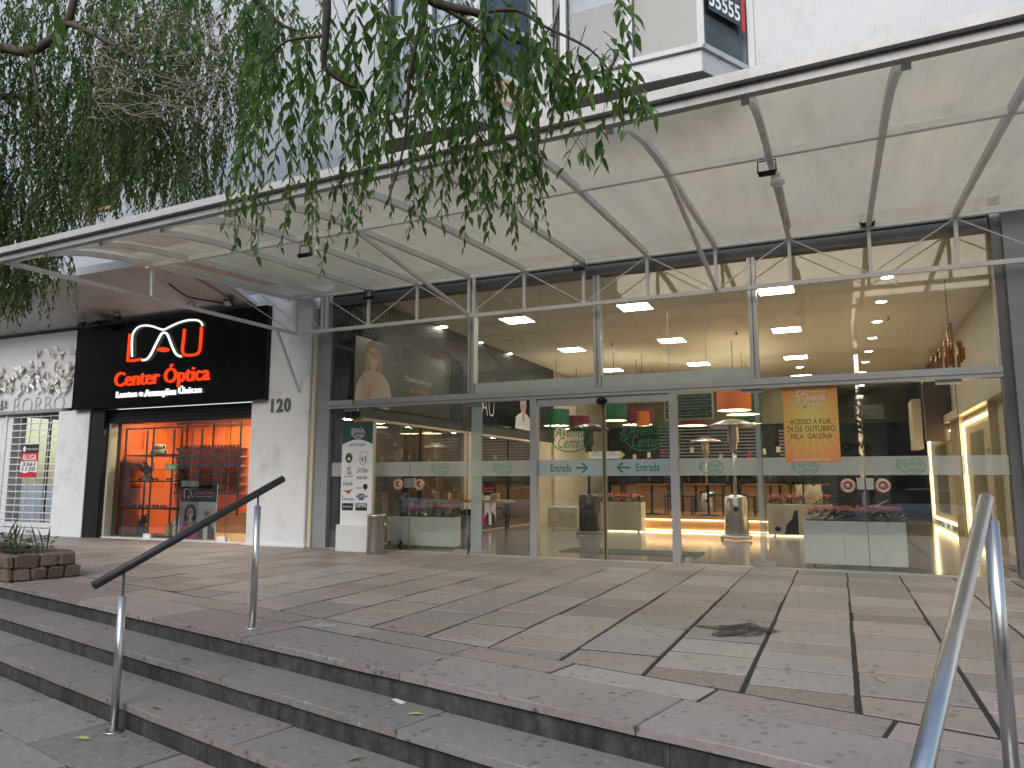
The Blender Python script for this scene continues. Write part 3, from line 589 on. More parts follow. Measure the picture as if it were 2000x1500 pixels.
# interior shell
YB=1.95; QX0,QX1=on(266,900,1,YB-.25).x,on(468,900,1,YB-.25).x
def shell(name,m,*b): return tag(box(name,m,None,*b),kind='structure')
shell('shop_floor','pale_wood',-13.6,-8.6,.14,6,-.02,.015); shell('shop_ceiling',mat('shop_ceil',(.20,.11,.07),.6),-13.6,-9.5,.31,6,2.55,2.6)
shell('shop_wall_left','orange_wall',-13.75,-13.6,.2,YB,0.015,2.55); shell('shop_wall_back','orange_wall',-13.6,QX1+.05,YB,YB+.1,.45,2.55); shell('shop_wall_base','wood',-13.6,QX1+.05,YB-.05,YB+.11,.016,.45)
shell('shop_wall_dark','dark_wall',QX1+.05,-9.4,5.0,5.1,.016,2.55); shell('shop_wall_side','dark_wall',-9.5,-9.4,.32,5,.016,2.55)
warm=glow('warm_downlight',(1,.80,.55),165)
for i_,(x_,y_) in enumerate(((-12.9,.9),(-12.1,1.1),(-11.4,1.2),(-10.7,1.3),(-10.1,1.6),(-11.6,.55),(-10.3,.6))):
    t=thing('downlight',ORD[i_]+' round downlight from the left in the optical shop ceiling','ceiling light',(x_,y_,2.545),'downlights in the optical shop ceiling'); q=MB(); q.lathe((x_,y_,2.535),[(.085,0),(.085,.014)],18); q.build('lens',warm,t)
    q=MB(); q.tube([V((x_+.095*math.cos(R(a)),y_+.095*math.sin(R(a)),2.542)) for a in range(0,361,30)],.01,6,False); q.build('trim','white_plain',t)
# shelf units
mat('spectacle_dark',(.015,.012,.012),.3)
gm=MB()
for s_ in (-1,1): gm.add([(s_*.034+.027*math.cos(R(a)),0,.022*math.sin(R(a))) for a in range(0,360,60)]+[(s_*.034+.027*math.cos(R(a)),.006,.022*math.sin(R(a))) for a in range(0,360,60)],[tuple(range(6)),tuple(range(11,5,-1))]+[(i,6+i,6+(i+1)%6,(i+1)%6) for i in range(6)])
gm.box(-.012,.012,0,.004,.006,.012); gm.box(-.062,-.058,.0,.10,.008,.013); gm.box(.058,.062,.0,.10,.008,.013)
gproto=gm.build('eyeglasses','spectacle_dark'); glist=[]
def glasses(P,sc=1.0,rz=0,lab=None):
    o=gproto if not glist else gproto.copy()
    if glist: COL.objects.link(o)
    o.location=P; o.scale=(sc,)*3; o.rotation_euler=(0,0,rz+random.uniform(-.15,.15)); tag(o,lab,'eyeglasses','eyeglasses on the shelves'); glist.append(o)
rk=thing('shelf_rack','black steel shelf rack on the orange back wall, full of eyeglasses','shelf',(-12,YB-.15,0))
zs=[.72+.235*k for k in range(6)]+[2.13]
zs=[on(450,y_,1,YB-.25).z for y_ in (962,945,927,909,891,873)]
for z in zs:
    box('shelf','pale_wood',rk,QX0,QX1,YB-.24,YB-.02,z-.02,z); box('shelf_edge','black_metal',rk,QX0,QX1,YB-.255,YB-.2405,z-.035,z+.004)
    for k in range(17): glasses((QX0+.12+k*(QX1-QX0-.24)/16+random.uniform(-.01,.01),YB-.17,z+.034),1.35,lab=ORD[k]+' pair of dark eyeglasses from the left on the '+('lowest','second lowest','third lowest','third highest','second highest','highest')[zs.index(z)]+' orange wall shelf')
for x_ in [QX0+(QX1-QX0)*k/4 for k in range(5)]: box('upright','black_metal',rk,x_-.014,x_+.014,YB-.27,YB-.24,.4,2.42)
box('top_bar','black_metal',rk,QX0-.01,QX1+.01,YB-.268,YB-.242,2.39,2.42)
dr=thing('display_rack','black steel display rack in the shop window with plants, fan and boxes','shelf',(-13,.6,0))
dz=[on(250,y_,1,.55).z for y_ in (1042,990,939,890)]
for z in dz: box('shelf','black_metal',dr,-13.5,-11.9,.32,.85,z-.025,z)
for x_ in (-13.49,-12.7,-11.91):
    for y_ in (.33,.84): box('upright','black_metal',dr,x_-.014,x_+.014,y_-.014,y_+.014,.015,2.2)
box('top_bar','black_metal',dr,-13.5,-11.9,.32,.346,2.18,2.205)
for k in range(5): glasses((-13.3+k*.21,.45,dz[1]+.03),1.3,lab=ORD[k]+' pair of eyeglasses from the left on the low window display shelf')
for k in range(3): glasses((-13.2+k*.4,.5,dz[2]+.03),1.3,lab=ORD[k]+' pair of eyeglasses from the left on the fan shelf')
def pot_plant(name,P,pr,ph,label,pm,n=30,h=.4,spread=.2,cat='plant',wide=.03):
    P=V(P); t=thing(name,label,cat,P); q=MB(); q.lathe(P,[(pr*.78,0),(pr*.82,.01),(pr,ph*.93),(pr*1.04,ph*.94),(pr*1.04,ph),(pr*.9,ph),(pr*.88,ph*.9)],20); q.build('pot',pm,t,True)
    q=MB()
    for k in range(n):
        a=random.uniform(0,6.283); r=random.uniform(.3,1)*spread; hh=h*random.uniform(.45,1); b=P+V((random.uniform(-.4,.4)*pr,random.uniform(-.4,.4)*pr,ph*.9)); tip=b+V((math.cos(a)*r,math.sin(a)*r,hh)); m=b.lerp(tip,.55)+V((0,0,hh*.18)); sd_=V((-math.sin(a),math.cos(a),0))*wide
        q.add([b,m+sd_,tip,m-sd_],[(0,1,2),(0,2,3)])
    q.build('leaves','leaf_green',t); return t
pot_plant('snake_plant',(-13.1,.55,dz[2]),.09,.12,'spiky plant in a small pot on the window display shelf','cream_box',22,.32,.22)
pot_plant('small_plant',(-13.15,.55,dz[0]),.11,.16,'bushy plant in a dark pot on the lowest display shelf','black_metal',26,.28,.15)
pot_plant('large_potted_plant',(-10.25,.75,.016),.24,.52,'large leafy plant in a grey-green pot inside the optical shop','grey_stucco' if False else hue('pot_green',(.30,.33,.27)),40,.62,.42,wide=.06)
P=V((-12.15,.55,dz[2])); t=thing('desk_fan','small black round desk fan on the display shelf','fan',P); q=MB(); q.lathe(P,[(.09,0),(.09,.02),(.02,.03),(.02,.16)],14); q.build('base','black_metal',t)
for r_ in (.16,.11,.06): q=MB(); q.tube([P+V((r_*math.cos(R(a)),0,.27+r_*math.sin(R(a)))) for a in range(0,361,20)],.009,5,False); q.build('guard_ring','black_metal',t)
q=MB(); 
for a in (0,90,180,270): q.prism([P+V((0,.02,.27)),P+V((.13*math.cos(R(a)),.02,.27+.13*math.sin(R(a)))),P+V((.12*math.cos(R(a+45)),.03,.27+.12*math.sin(R(a+45))))],(0,.006,0))
q.build('blade','black_metal',t)
P=V((-12.85,.6,dz[3])); t=thing('rope_sculpture','pale knotted sculpture on the top display shelf','sculpture',P); q=MB(); q.tube([P+V((.15*math.cos(R(a)),.06*math.sin(R(a)),.06)) for a in range(0,361,30)],.06,8,False); q.tube([P+V((.10*math.cos(R(a)),.05*math.sin(R(a)),.17)) for a in range(0,361,30)],.055,8,False); q.build('knot','cream_box',t,True)
for (x_,wd,h_,m_,lb) in ((-12.02,.22,.40,'cream_box','cream display box with a printed face at the foot of the rack'),(-12.28,.10,.24,hue('box_yellow',(.7,.55,.15)),'narrow yellow carton beside the cream display box')):
    P=V((x_,.5,dz[0])); t=thing('display_box',lb,'box',P); q=MB(); q.bbox(x_-wd/2,x_+wd/2,.42,.58,dz[0],dz[0]+h_,.004); q.build('carton',m_,t)
    if wd>.2:
        f=Fr((x_-wd/2,.42,dz[0]),(wd,0,0),(0,0,h_)); flat('print',f.sub(.1,.75,.1,.7),RECT,'white_plain',t,.002); flat('print',f,ell(.42,.42,.16,.2),'ink',t,.004); flat('print',f,ell(.42,.40,.09,.13),'white_plain',t,.005)
# moss column, chair, hanging sign
MX=on(480,930,1,2.2).x
t=thing('moss_column','column covered in bright green moss inside the optical shop','column',(MX,2.2,0)); q=MB(); 
for k in range(240):
    a=random.uniform(0,6.283); z=random.uniform(.5,2.3); c=V((MX+.10*math.cos(a)+(.12*max(0,z-1.9)),2.2+.1*math.sin(a),z)); q.add([c,c+V((random.uniform(-.06,.06),random.uniform(-.06,.06),.05)),c+V((random.uniform(-.06,.06),random.uniform(-.06,.06),-.04))],[(0,1,2)])
q.build('moss',mat('moss_bright',(.18,.34,.03),.6),t); q=MB(); q.tube([(MX,2.2,.016),(MX,2.2,2.5)],.08,10); q.build('post','dark_wall',t)
P=V((-9.95,1.3,.016)); t=thing('wooden_chair','small wooden chair behind the potted plant','chair',P); box('seat','wood',t,P.x-.2,P.x+.2,P.y-.2,P.y+.2,.44,.47); box('backrest','wood',t,P.x-.2,P.x+.2,P.y+.17,P.y+.2,.58,.86)
for a in (-1,1):
    for b in (-1,1): box('leg','wood',t,P.x+a*.17-.016,P.x+a*.17+.016,P.y+b*.17-.016,P.y+b*.17+.016,.016,.44 if b<0 else .86)
P=on(334,912,1,.12); t=thing('open_sign','green hanging ABERTO sign on the shop glass','sign',P); q=MB(); q.prism([P+V((-.15,0,-.06)),P+V((.15,0,-.045)),P+V((.16,0,.05)),P+V((-.15,0,.045))],(0,.006,0)); q.build('plate',hue('sign_green',(.04,.38,.16)),t)
text('lettering','ABERTO',Fr(P+V((-.12,-.001,-.035)),(.24,0,0),(0,0,.06)),'white_plain',t,.002,bold=.02); q=MB(); q.tube([P+V((-.13,0,.045)),P+V((0,0,.2)),P+V((.13,0,.05))],.004,5); q.build('cord','ink',t)
# poster stand with two people, flat print
hair=hue('print_hair',(.02,.015,.014)); skn=hue('print_skin',(.62,.36,.26)); skl=hue('print_skin_light',(.72,.46,.35)); gry=hue('print_grey',(.35,.35,.36)); mag=hue('print_magenta',(.42,.03,.26)); jkt=hue('print_jacket',(.03,.03,.045)); lil=hue('print_lilac',(.55,.6,.72)); hwh=hue('print_white_hair',(.6,.6,.6)); lip=hue('print_lips',(.45,.05,.06)); blond=hue('print_blond',(.42,.27,.14))
def face(f,cx,cy,r,par,sk,hr,long,glass=True,a=1.0,o=.002):   # a = height/width ratio correction
    E_=lambda x,y,rx,ry,n=20:ell(cx+x*r,cy+y*r*a,rx*r,ry*r*a,n)
    if long: flat('print',f,[(cx+x*r,cy+y*r*a) for x,y in ((-1.25,-1.9),(-1.45,-.8),(-1.35,.4),(-.9,1.25),(0,1.55),(.9,1.25),(1.35,.4),(1.4,-.8),(1.15,-1.9),(.6,-1.2),(-.6,-1.2))],hr,par,o)
    else: flat('print',f,E_(0,.35,1.0,1.12),hr,par,o)
    flat('print',f,E_(0,-1.35,.42,.6),sk,par,o+.0006); flat('print',f,E_(0,-.05,.82,1.1),sk,par,o+.0012)
    flat('print',f,[(cx+x*r,cy+y*r*a) for x,y in ((-.8,.45),(-.55,.95),(0,1.1),(.55,.95),(.8,.45),(.35,.75),(-.35,.8))],hr,par,o+.0018)
    q=MB()
    for s_ in (-1,1):
        flat('',f,E_(s_*.36,.12,.11,.07,10),'ink',par,o+.0024,mb=q)
        if glass: stroke(f,E_(s_*.38,.08,.3,.25,14)+[E_(s_*.38,.08,.3,.25,14)[0]],r*f.U.length*.09,o+.0028,q)
    stroke(f,[(cx-.08*r,cy+.1*r*a),(cx+.08*r,cy+.1*r*a)],r*f.U.length*.09,o+.0028,q); stroke(f,[(cx+.02*r,cy-.05*r*a),(cx+.1*r,cy-.28*r*a),(cx-.05*r,cy-.3*r*a)],r*f.U.length*.04,o+.0024,q); q.build('print','ink',par)
    flat('print',f,[(cx+x*r,cy+y*r*a) for x,y in ((-.38,-.5),(-.15,-.56),(.15,-.56),(.38,-.5),(.2,-.72),(-.2,-.72))],'white_plain',par,o+.0024); 
def two_people(fr,par,a):
    flat('print',fr.sub(0,.5,0,.68),RECT,gry,par,.0012); flat('print',fr.sub(.5,1,0,.68),RECT,lil,par,.0012); flat('print',fr.sub(0,1,.68,1),RECT,'black_gloss',par,.0014)
    flat('print',fr,[(.0,0),(.02,.18),(.12,.28),(.3,.3),(.42,.26),(.5,.16),(.52,0)],mag,par,.0022); flat('print',fr,[(.2,.3),(.27,.12),(.38,.29)],skn,par,.0028)
    flat('print',fr,[(.5,0),(.5,.2),(.62,.3),(.82,.3),(.97,.2),(1,0)],jkt,par,.0022); flat('print',fr,[(.66,.3),(.68,0),(.8,0),(.79,.3)],'white_plain',par,.0028)
    face(fr,.29,.48,.115,par,skl,hair,True,True,a,.0034); face(fr,.76,.46,.105,par,skn,hwh,False,True,a,.0034)
    q=MB(); stroke(fr,smooth([(.1,.74),(.09,.88),(.14,.92),(.22,.9),(.28,.91),(.36,.93),(.42,.9)]),.012,.003,q); stroke(fr,smooth([(.18,.75),(.24,.8),(.27,.87),(.3,.8),(.34,.75)]),.012,.003,q); text('','Lentes e Armações',fr.sub(.45,.9,.76,.79),'white_plain',par,.003,mb=q); q.build('print','white_plain',par)
    q=MB(); text('','Center Óptica',fr.sub(.45,.92,.81,.89),red,par,.003,bold=.02,mb=q); stroke(fr,[(.08,.9),(.07,.74),(.14,.74)],.012,.0032,q); stroke(fr,[(.37,.88),(.37,.76),(.42,.76),(.42,.88)],.012,.0032,q); q.build('print',hue('print_red',(.75,.07,.02)),par)
x0,x1=on(349,1050,1,.30).x,on(419,1055,1,.30).x; z1=on(380,946,1,.30).z
t=thing('shop_poster','standing poster of a smiling woman in magenta and a grey-haired man in the shop window','poster',((x0+x1)/2,.3,.016)); box('board','white_plain',t,x0,x1,.30,.32,.02,z1); two_people(Fr((x0,.30,.02),(x1-x0,0,0),(0,0,z1-.02)),t,(x1-x0)/(z1-.02))
# ---------------------------------------------------------------- closed shop at far left
G=thing('closed_shop','closed shop behind a white roll-down grille at the far left','shop',(-16.2,0,0))
GX0,GX1=-18.4,-14.99
q=MB(); q.box(GX0,SX0-.005,-.08,.0,2.66,4.32); bd=q.build('sign_board',mat('board_paper',(.66,.66,.69),.7,0,.05),G)
box('board_rail','grey_metal',G,GX0,GX1,-.10,.05,2.585,2.657); box('fascia_strip','black_metal',G,-18.4,-14.45,-.09,.0,4.325,4.36)
a_,b_=on(30,770,1,-.08).x,on(128,770,1,-.08).x
text('lettering','BORBO',Fr((a_,-.08,on(60,808,1,-.08).z),(b_-a_,0,0),(0,0,.36)),hue('letter_grey',(.42,.43,.48)),bd,.0,.015,bold=-.018,space=1.1)
bfm=[]
for k in range(3):
    q=MB(); f=.5+.25*k
    for s_ in (-1,1): q.add([(0,0,-.03),(s_*.05,-.05*f,.01),(s_*.07,-.06*f,.10),(s_*.03,-.03*f,.12),(0,0,.03)],[(0,1,2,3,4)]); q.add([(0,0,-.02),(s_*.05,-.04*f,-.0),(s_*.05,-.05*f,-.08),(s_*.015,-.015*f,-.09)],[(0,1,2,3)])
    o=q.build('paper_butterfly',('white_plain','white_plain',hue('paper_cream',(.66,.63,.58)))[k],bd,origin=(0,0,0)); bfm.append(o)
for k in range(190):
    x_=random.uniform(GX0+.2,SX0-.08); u=(x_-GX0)/(GX1-GX0); lo=3.0+.15*random.random() if u>.45 else 2.75; z=lo+abs(random.gauss(0,.42))
    if k>2 and z>3.35+.75*u: continue
    o=bfm[k%3] if k<3 else random.choice(bfm).copy()
    if k>=3: COL.objects.link(o); o.parent=bd
    o.location=V((x_,-.10-random.random()*.05,z))-WO[bd.name]; o.rotation_euler=(random.uniform(-.15,.15),random.uniform(-1,1),random.uniform(-.3,.3)); o.scale=(random.uniform(.6,1.15),)*3
for k in range(16): box('grille_bar','white_paint',G,GX0,GX1,-.008,.012,.30+k*.147,.32+k*.147)
for k in range(11):
    x_=GX1-.14-k*.32; q=MB(); z=.24; pts=[(x_,.002,z)]
    while z<2.55: z+=.147; pts.append((x_+random.uniform(-.02,.02),.002,z))
    q.tube(pts,.010,4); q.build('grille_link','white_paint',G)
box('grille_post','white_paint',G,-16.95,-16.87,-.03,.03,.0,2.58); box('grille_base','white_paint',G,GX0,GX1,-.03,.03,.0,.13); box('grille_rail','white_paint',G,GX0,GX1,-.02,.02,.15,.25); box('lock','grey_metal',G,-15.9,-15.65,-.045,-.031,.04,.10)
for a,b in ((GX0,-16.9),(-16.9,-15.9),(-15.9,GX1)): sheet_pane('glass_pane','shop_glass',G,a+.01,b-.01,.30,.02,2.6)
box('window_frame','alu_dark',G,-15.93,-15.87,.28,.33,.0,2.6)
shell('closed_shop_wall','concrete_grey',-18.5,-14.99,2.6,2.7,0,2.7); shell('closed_shop_floor','wood',-18.5,-14.99,.05,2.6,-.018,.012); shell('closed_shop_ceiling','concrete_grey',-18.5,-14.99,.05,2.6,2.7,2.75); shell('closed_shop_side','concrete_grey',-15.05,-14.99,.34,2.6,0,2.7)
# rental notice
A=on(37,932,1,-.03); Bp=on(70,932,1,-.03); wd=Bp.x-A.x; hT=on(55,868,1,-.03).z-A.z
t=thing('rental_notice','red, white and black ALUGA notice tied to the white grille','notice',(A.x+wd/2,-.03,A.z)); f=Fr((A.x,-.022,A.z),(wd,0,0),(0,0,hT)); box('plate','white_plain',t,A.x,A.x+wd,-.022,-.012,A.z,A.z+hT)
flat('print',f.sub(0,1,.74,1),RECT,'ink',t,.001); flat('print',f.sub(0,1,.48,.74),RECT,hue('print_red2',(.60,.02,.03)),t,.001); flat('print',f,[(0,0),(1,0),(1,.14),(.6,.17),(.3,.12),(0,.16)],'print_red2',t,.001) if False else flat('print',f,[(0,0),(1,0),(1,.14),(.6,.17),(.3,.12),(0,.16)],MT['print_red2'],t,.001)
q=MB(); text('lettering','ALUGA',f.sub(.08,.92,.51,.70),'white_plain',t,.002,bold=.02); text('lettering','TERRASSOM',f.sub(.3,.95,.82,.88),'white_plain',t,.002); flat('emblem',f,ell(.17,.86,.09,.09),'white_plain',t,.002)
q=MB(); text('','3361',f.sub(.1,.9,.33,.45),'ink',t,.002,bold=.02,shear=.15,mb=q); text('','1130',f.sub(.1,.9,.19,.31),'ink',t,.002,bold=.02,shear=.15,mb=q); q.build('lettering','ink',t)
# sloping awning over both shops
A_=thing('fabric_awning','beige sloping awning soffit over the two left shops','awning',(-13,-.8,4.4))
q=MB(); x=-19.5
while x<-9.9:
    e=min(x+1.25,-9.8); q=MB(); q.prism([(x+.004,0,4.365),(x+.004,-1.5,4.93),(x+.004,-1.5,5.0),(x+.004,0,4.43)],(e-x-.008,0,0)); q.build('soffit_panel','soffit_fabric',A_); x=e
box('front_rail','white_paint',A_,-19.5,-9.8,-1.56,-1.505,4.9,5.05)
q=MB(); q.tube(smooth([(-11.0,-1.0,4.70),(-10.85,-.7,4.52),(-10.6,-.4,4.47),(-10.3,-.2,4.42)]),.015,6); q.build('cable','ink',A_); q=MB(); q.tube([(-10.35,-1.1,4.75),(-10.1,-.25,4.44)],.018,6); q.build('cable','grey_metal',A_)
for px,py,lb in ((160,622,'black floodlight at the left top corner of the black sign'),(228,610,'small black floodlight above the red letter on the black sign'),(372,590,'black floodlight half hidden behind the canopy side chord'),(447,578,'black floodlight at the right top of the black sign')): flood(on(px,py,1,-.42),lb,(0,.6,-.5) if px!=447 else (0,-.6,-.5),.17)
t=thing('projecting_bracket','flat black lamp bracket on the face of the black sign','bracket',on(212,635,1,SY)); P=on(212,640,1,SY); q=MB(); q.prism([P+V((-.2,-.01,.1)),P+V((-.24,-.35,.0)),P+V((.1,-.35,.05)),P+V((.2,-.01,.12))],(0,0,.02)); q.build('plate','black_metal',t); q=MB(); q.beam(P+V((0,-.01,.0)),P+V((0,-.3,.04)),.03,.03); q.build('arm','black_metal',t)
# ---------------------------------------------------------------- hall interior
shell('hall_floor','hall_floor',-8.05,2.6,.08,34,-.03,.0); shell('hall_ceiling','hall_ceiling',-8.0,2.6,.12,34,ZC,ZC+.1)
XL,XR=-7.5,2.45
LW=struct('wall_left'); RW=struct('wall_right'); BW=struct('wall_back')
box('fascia','dark_wall',LW,-7.95,XL,.12,9.6,2.22,ZC); box('fascia_ledge','cream_wall',LW,-7.6,XL+.04,.15,9.5,2.17,2.215)
for y0,y1 in ((3.95,4.75),(8.2,9.3)): box('pillar','cream_wall',LW,-7.9,XL+.02,y0,y1,0,2.168)
box('side_panel','alu_dark',LW,-8.04,-7.9,.12,.5,0,2.2); box('wall_panel','cream_wall',LW,-7.9,XL,9.6,15,0,ZC)
# optical shop side rooms seen through the left wall
for i,(y0,y1) in enumerate(((.5,3.95),(4.75,8.2))):
    box('room_back','cream_wall' if i else 'wood',LW,-9.35,-9.3,y0,y1,.0,2.4); box('room_ceiling','wood',LW,-9.3,-7.55,y0,y1,2.3,2.36); box('room_floor','pale_wood',LW,-9.3,-7.55,y0,y1,.001,.012); box('room_side','pale_wood' if i==0 else 'cream_wall',LW,-9.3,-7.92,y1-.04,y1,.012,2.3)
    for k in range(5): box('room_shelf','pale_wood',LW,-9.28,-9.05,y0+.1,y1-.1,.75+k*.3,.775+k*.3)
    box('room_glass','shop_glass',LW,-7.56,-7.555,y0,y1,.02,2.2); box('glass_post','black_metal',LW,-7.58,-7.53,(y0+y1)/2-.02,(y0+y1)/2+.02,0,2.2)
    box('room_counter','wood',LW,-8.7,-8.2,y0+.8,y1-.5,.012,.9); 
    for k in range(3):
        P=V((-8.4,y0+.5+k*1.1,2.29)); t=thing('downlight',ORD[k]+' warm downlight in the '+('near','far')[i]+' side room behind the left wall','ceiling light',P,'downlights in the side rooms'); q=MB(); q.lathe(P-V((0,0,.012)),[(.09,0),(.09,.011)],16); q.build('lens',warm,t)
# lattice panels on the fascia
mat('lattice_grey',(.07,.07,.075),.5,.2)
def lattice(y0,y1,z0,z1,st=.11):
    W=y1-y0; H=z1-z0; t=-H
    while t<W:
        for sgn in (1,-1):
            a0=max(0,t); a1=min(W,t+H)
            if a1-a0<.05: continue
            ya,yb=(y0+a0,y0+a1) if sgn>0 else (y1-a0,y1-a1)
            q=MB(); q.beam((XL+.014+.007*sgn,ya,z0+a0-t),(XL+.014+.007*sgn,yb,z0+a1-t),.013,.016); q.build('lattice_bar','lattice_grey',LW)
        t+=st
lattice(.16,.60,2.55,3.95); lattice(3.35,3.9,2.4,3.75); lattice(4.1,4.7,2.35,3.6,.13)
# posters on the left wall
def olive():
    b=NB('olive_print'); c=b.mix(b.ramp(b.noise(.9,2),.3,.7),(.016,.015,.010),(.05,.045,.024)); b.bsdf(c,.3); MT['olive_print']=b.m
olive()
y0,y1=on(690,720,0,XL).y,on(868,740,0,XL).y; z0,z1=2.42,3.62
t=thing('hall_banner','dark wall banner of a woman with glasses reading Óculos pode ser seu aliado','banner',(XL,(y0+y1)/2,z0)); f=Fr((XL+.03,y0,z0),(0,y1-y0,0),(0,0,z1-z0)); box('panel','olive_print',t,XL+.01,XL+.03,y0,y1,z0,z1)
a_=(y1-y0)/(z1-z0)
flat('print',f,[(.0,.0),(.02,.3),(.08,.5),(.16,.56),(.26,.52),(.33,.4),(.36,.2),(.33,0)],hue('print_cream',(.62,.55,.46)),t,.002); face(f,.17,.76,.058,t,skl,blond,True,True,a_,.003); flat('print',f,[(.12,.36),(.17,.42),(.25,.36),(.22,.3),(.14,.29)],skl,t,.006)
flat('print',f,[(.1,.1),(.13,.36),(.17,.3),(.15,.05)],skn,t,.005)
text('lettering','Óculos pode ser',f.sub(.50,.82,.48,.62),'white_plain',t,.003); text('lettering','seu aliado',f.sub(.56,.78,.34,.43),hue('print_coral',(.65,.25,.15)),t,.003)
y0,y1=on(1004,830,0,XL).y,on(1034,830,0,XL).y; t=thing('small_banner','dark banner of a man in a white shirt above the inner shop','banner',(XL,y0,2.4)); box('panel','black_gloss',t,XL+.01,XL+.03,on(925,800,0,XL).y,y1+.1,2.45,3.35); f=Fr((XL+.03,y0,2.47),(0,y1-y0,0),(0,0,.85)); flat('print',f,[(0,0),(.05,.35),(.35,.5),(.7,.5),(1,.35),(1,0)],'white_plain',t,.002); face(f,.52,.68,.2,t,skn,hwh,False,False,(y1-y0)/.85,.003)
q=MB(); f=Fr((XL+.03,on(930,760,0,XL).y,2.65),(0,.9,0),(0,0,.5)); text('','LAU',f,'white_plain',t,.003,bold=-.02,mb=q); q.build('lettering','white_plain',t)
y0=on(925,1000,0,XL).y; y1=on(968,1000,0,XL).y; t=thing('hall_poster','second poster of the magenta woman and grey-haired man, inside the gallery hall','poster',(XL,y0,.15)); box('board','black_gloss',t,XL-.02,XL,y0,y1,.12,1.12); two_people(Fr((XL,y0,.12),(0,y1-y0,0),(0,0,1.0)),t,(y1-y0))
# right wall: cream with two LED-framed panels, brown hanging sign, lit shop beyond
box('wall_face','cream_wall',RW,XR,XR+.15,.12,10.2,0,ZC); box('cornice','cream_wall',RW,XR-.18,XR,1.2,10.2,2.45,2.62)
led=glow('led_warm',(1,.72,.34),10)
for px0,px1 in ((1953,1893),(1872,1823)):
    ya,yb=on(px0,900,0,XR).y,on(px1,900,0,XR).y; ya=max(ya,.6)
    box('door_panel',mat('panel_cream',(.62,.52,.34),.45),RW,XR-.06,XR,ya,yb,.10,2.35); box('panel_inset',mat('panel_olive',(.24,.22,.15),.3),RW,XR-.066,XR-.0601,ya+.28*(yb-ya),yb-.26*(yb-ya),.35,2.05)
    for b_ in ((ya+.06,ya+.10,.14,2.3),(yb-.10,yb-.06,.14,2.3),(ya+.101,yb-.101,.14,.18),(ya+.101,yb-.101,2.26,2.30)): box('led_strip',led,RW,XR-.085,XR-.0605,*b_)
    box('frame_rim','panel_cream',RW,XR-.12,XR,ya-.10,ya-.02,0,2.45); box('frame_rim','panel_cream',RW,XR-.12,XR,yb+.02,yb+.10,0,2.45)
text('lettering','mundo',Fr((XR-.068,on(1935,860,0,XR).y+.0,1.62),(0,-.35,0),(0,0,.1)),'ink',RW,.002)
box('far_wall','dark_wall',RW,XR,XR+.15,10.2,34,2.3,ZC); box('far_base','dark_wall',RW,XR,XR+.15,13.5,34,0,2.3); box('shop_glass_lit',mat('lit_glass',(.55,.75,.70),.3,emit=(.6,.85,.8),es=.35),RW,XR+.05,XR+.1,10.25,13.45,.05,2.28); 
for y_ in (10.25,11.3,12.4,13.4): box('white_post','white_plain',RW,XR-.02,XR+.049,y_-.05,y_+.05,0,2.3)
box('brown_sign',mat('brown_gloss',(.07,.055,.045),.2),RW,XR-.55,XR-.02,9.0,9.25,2.05,3.5); box('cream_sign','cream_wall',RW,XR-.75,XR-.56,9.6,10.6,1.9,3.1)
box('duct','concrete_grey',RW,.6,1.5,17,17.6,3.2,3.7)
t=thing('air_curtain','pale wall unit hanging at the end of the corridor ceiling','air conditioner',(1.1,17,3.2)) if False else None
# back of the hall
box('cafe_back','dark_wall',BW,-7.9,-.2,15,15.2,0,ZC); box('cafe_frieze',mat('frieze_olive',(.24,.22,.12),.6),BW,-7.9,-.2,14.9,14.99,3.0,ZC); box('corridor_side','dark_wall',BW,-.2,-.05,15,30,0,ZC); box('corridor_end','cream_wall',BW,-8,2.6,33.5,33.7,0,ZC)
box('sign_wall',mat('taupe',(.30,.27,.22),.6),BW,-.05,1.35,24,24.2,0,2.9); text('lettering','DOMNA',Fr((-.02,24,2.45),(1.3,0,0),(0,0,.3)),'ink',BW,.003,.01); box('corridor_beam','cream_wall',BW,-.05,2.45,20,20.2,3.3,ZC)
for k in range(12): box('louver','grey_metal',BW,-5.6,-2.4,14.80,14.86,1.75+k*.11,1.80+k*.11)
for k in range(9): box('louver','grey_metal',BW,-1.7,-.4,14.80,14.86,1.85+k*.11,1.90+k*.11)
box('green_panel',mat('panel_green',(.03,.16,.11),.4),BW,-4.9,-2.6,14.7,14.78,1.35,1.7); box('bar_counter','wood',BW,-6.8,-.8,13.0,13.5,.0,1.05); box('bar_top','black_gloss',BW,-6.9,-.7,12.9,13.6,1.05,1.10)
for k in range(14):
    x_=-6.6+k*.42; q=MB(); q.lathe((x_,13.9+.2*(k%2),1.10),[(.04,0),(.04,.2),(.014,.27),(.014,.34)],8); o=q.build('bottle',hue('bottle_%d'%(k%3),((.10,.05,.02),(.03,.09,.04),(.20,.16,.08))[k%3],.15),None,True); tag(o,ORD[k]+' bottle from the left on the dark bar','bottle','bottles behind the bar')
# glowing low deck
dk=thing('cafe_deck','low cafe deck edged by two warm glowing light strips','deck',(-3.2,6.6,0)); X0,X1=on(1180,1030,1,6.55).x,on(1620,1040,1,6.55).x
box('deck_top','wood',dk,X0,X1,6.62,12.5,.27,.32); box('deck_face',mat('copper_face',(.45,.24,.12),.35,.4),dk,X0,X1,6.66,6.7,.03,.27); box('light_strip',led,dk,X0,X1,6.60,6.635,.255,.268); box('light_strip',led,dk,X0,X1,6.61,6.64,.02,.034)
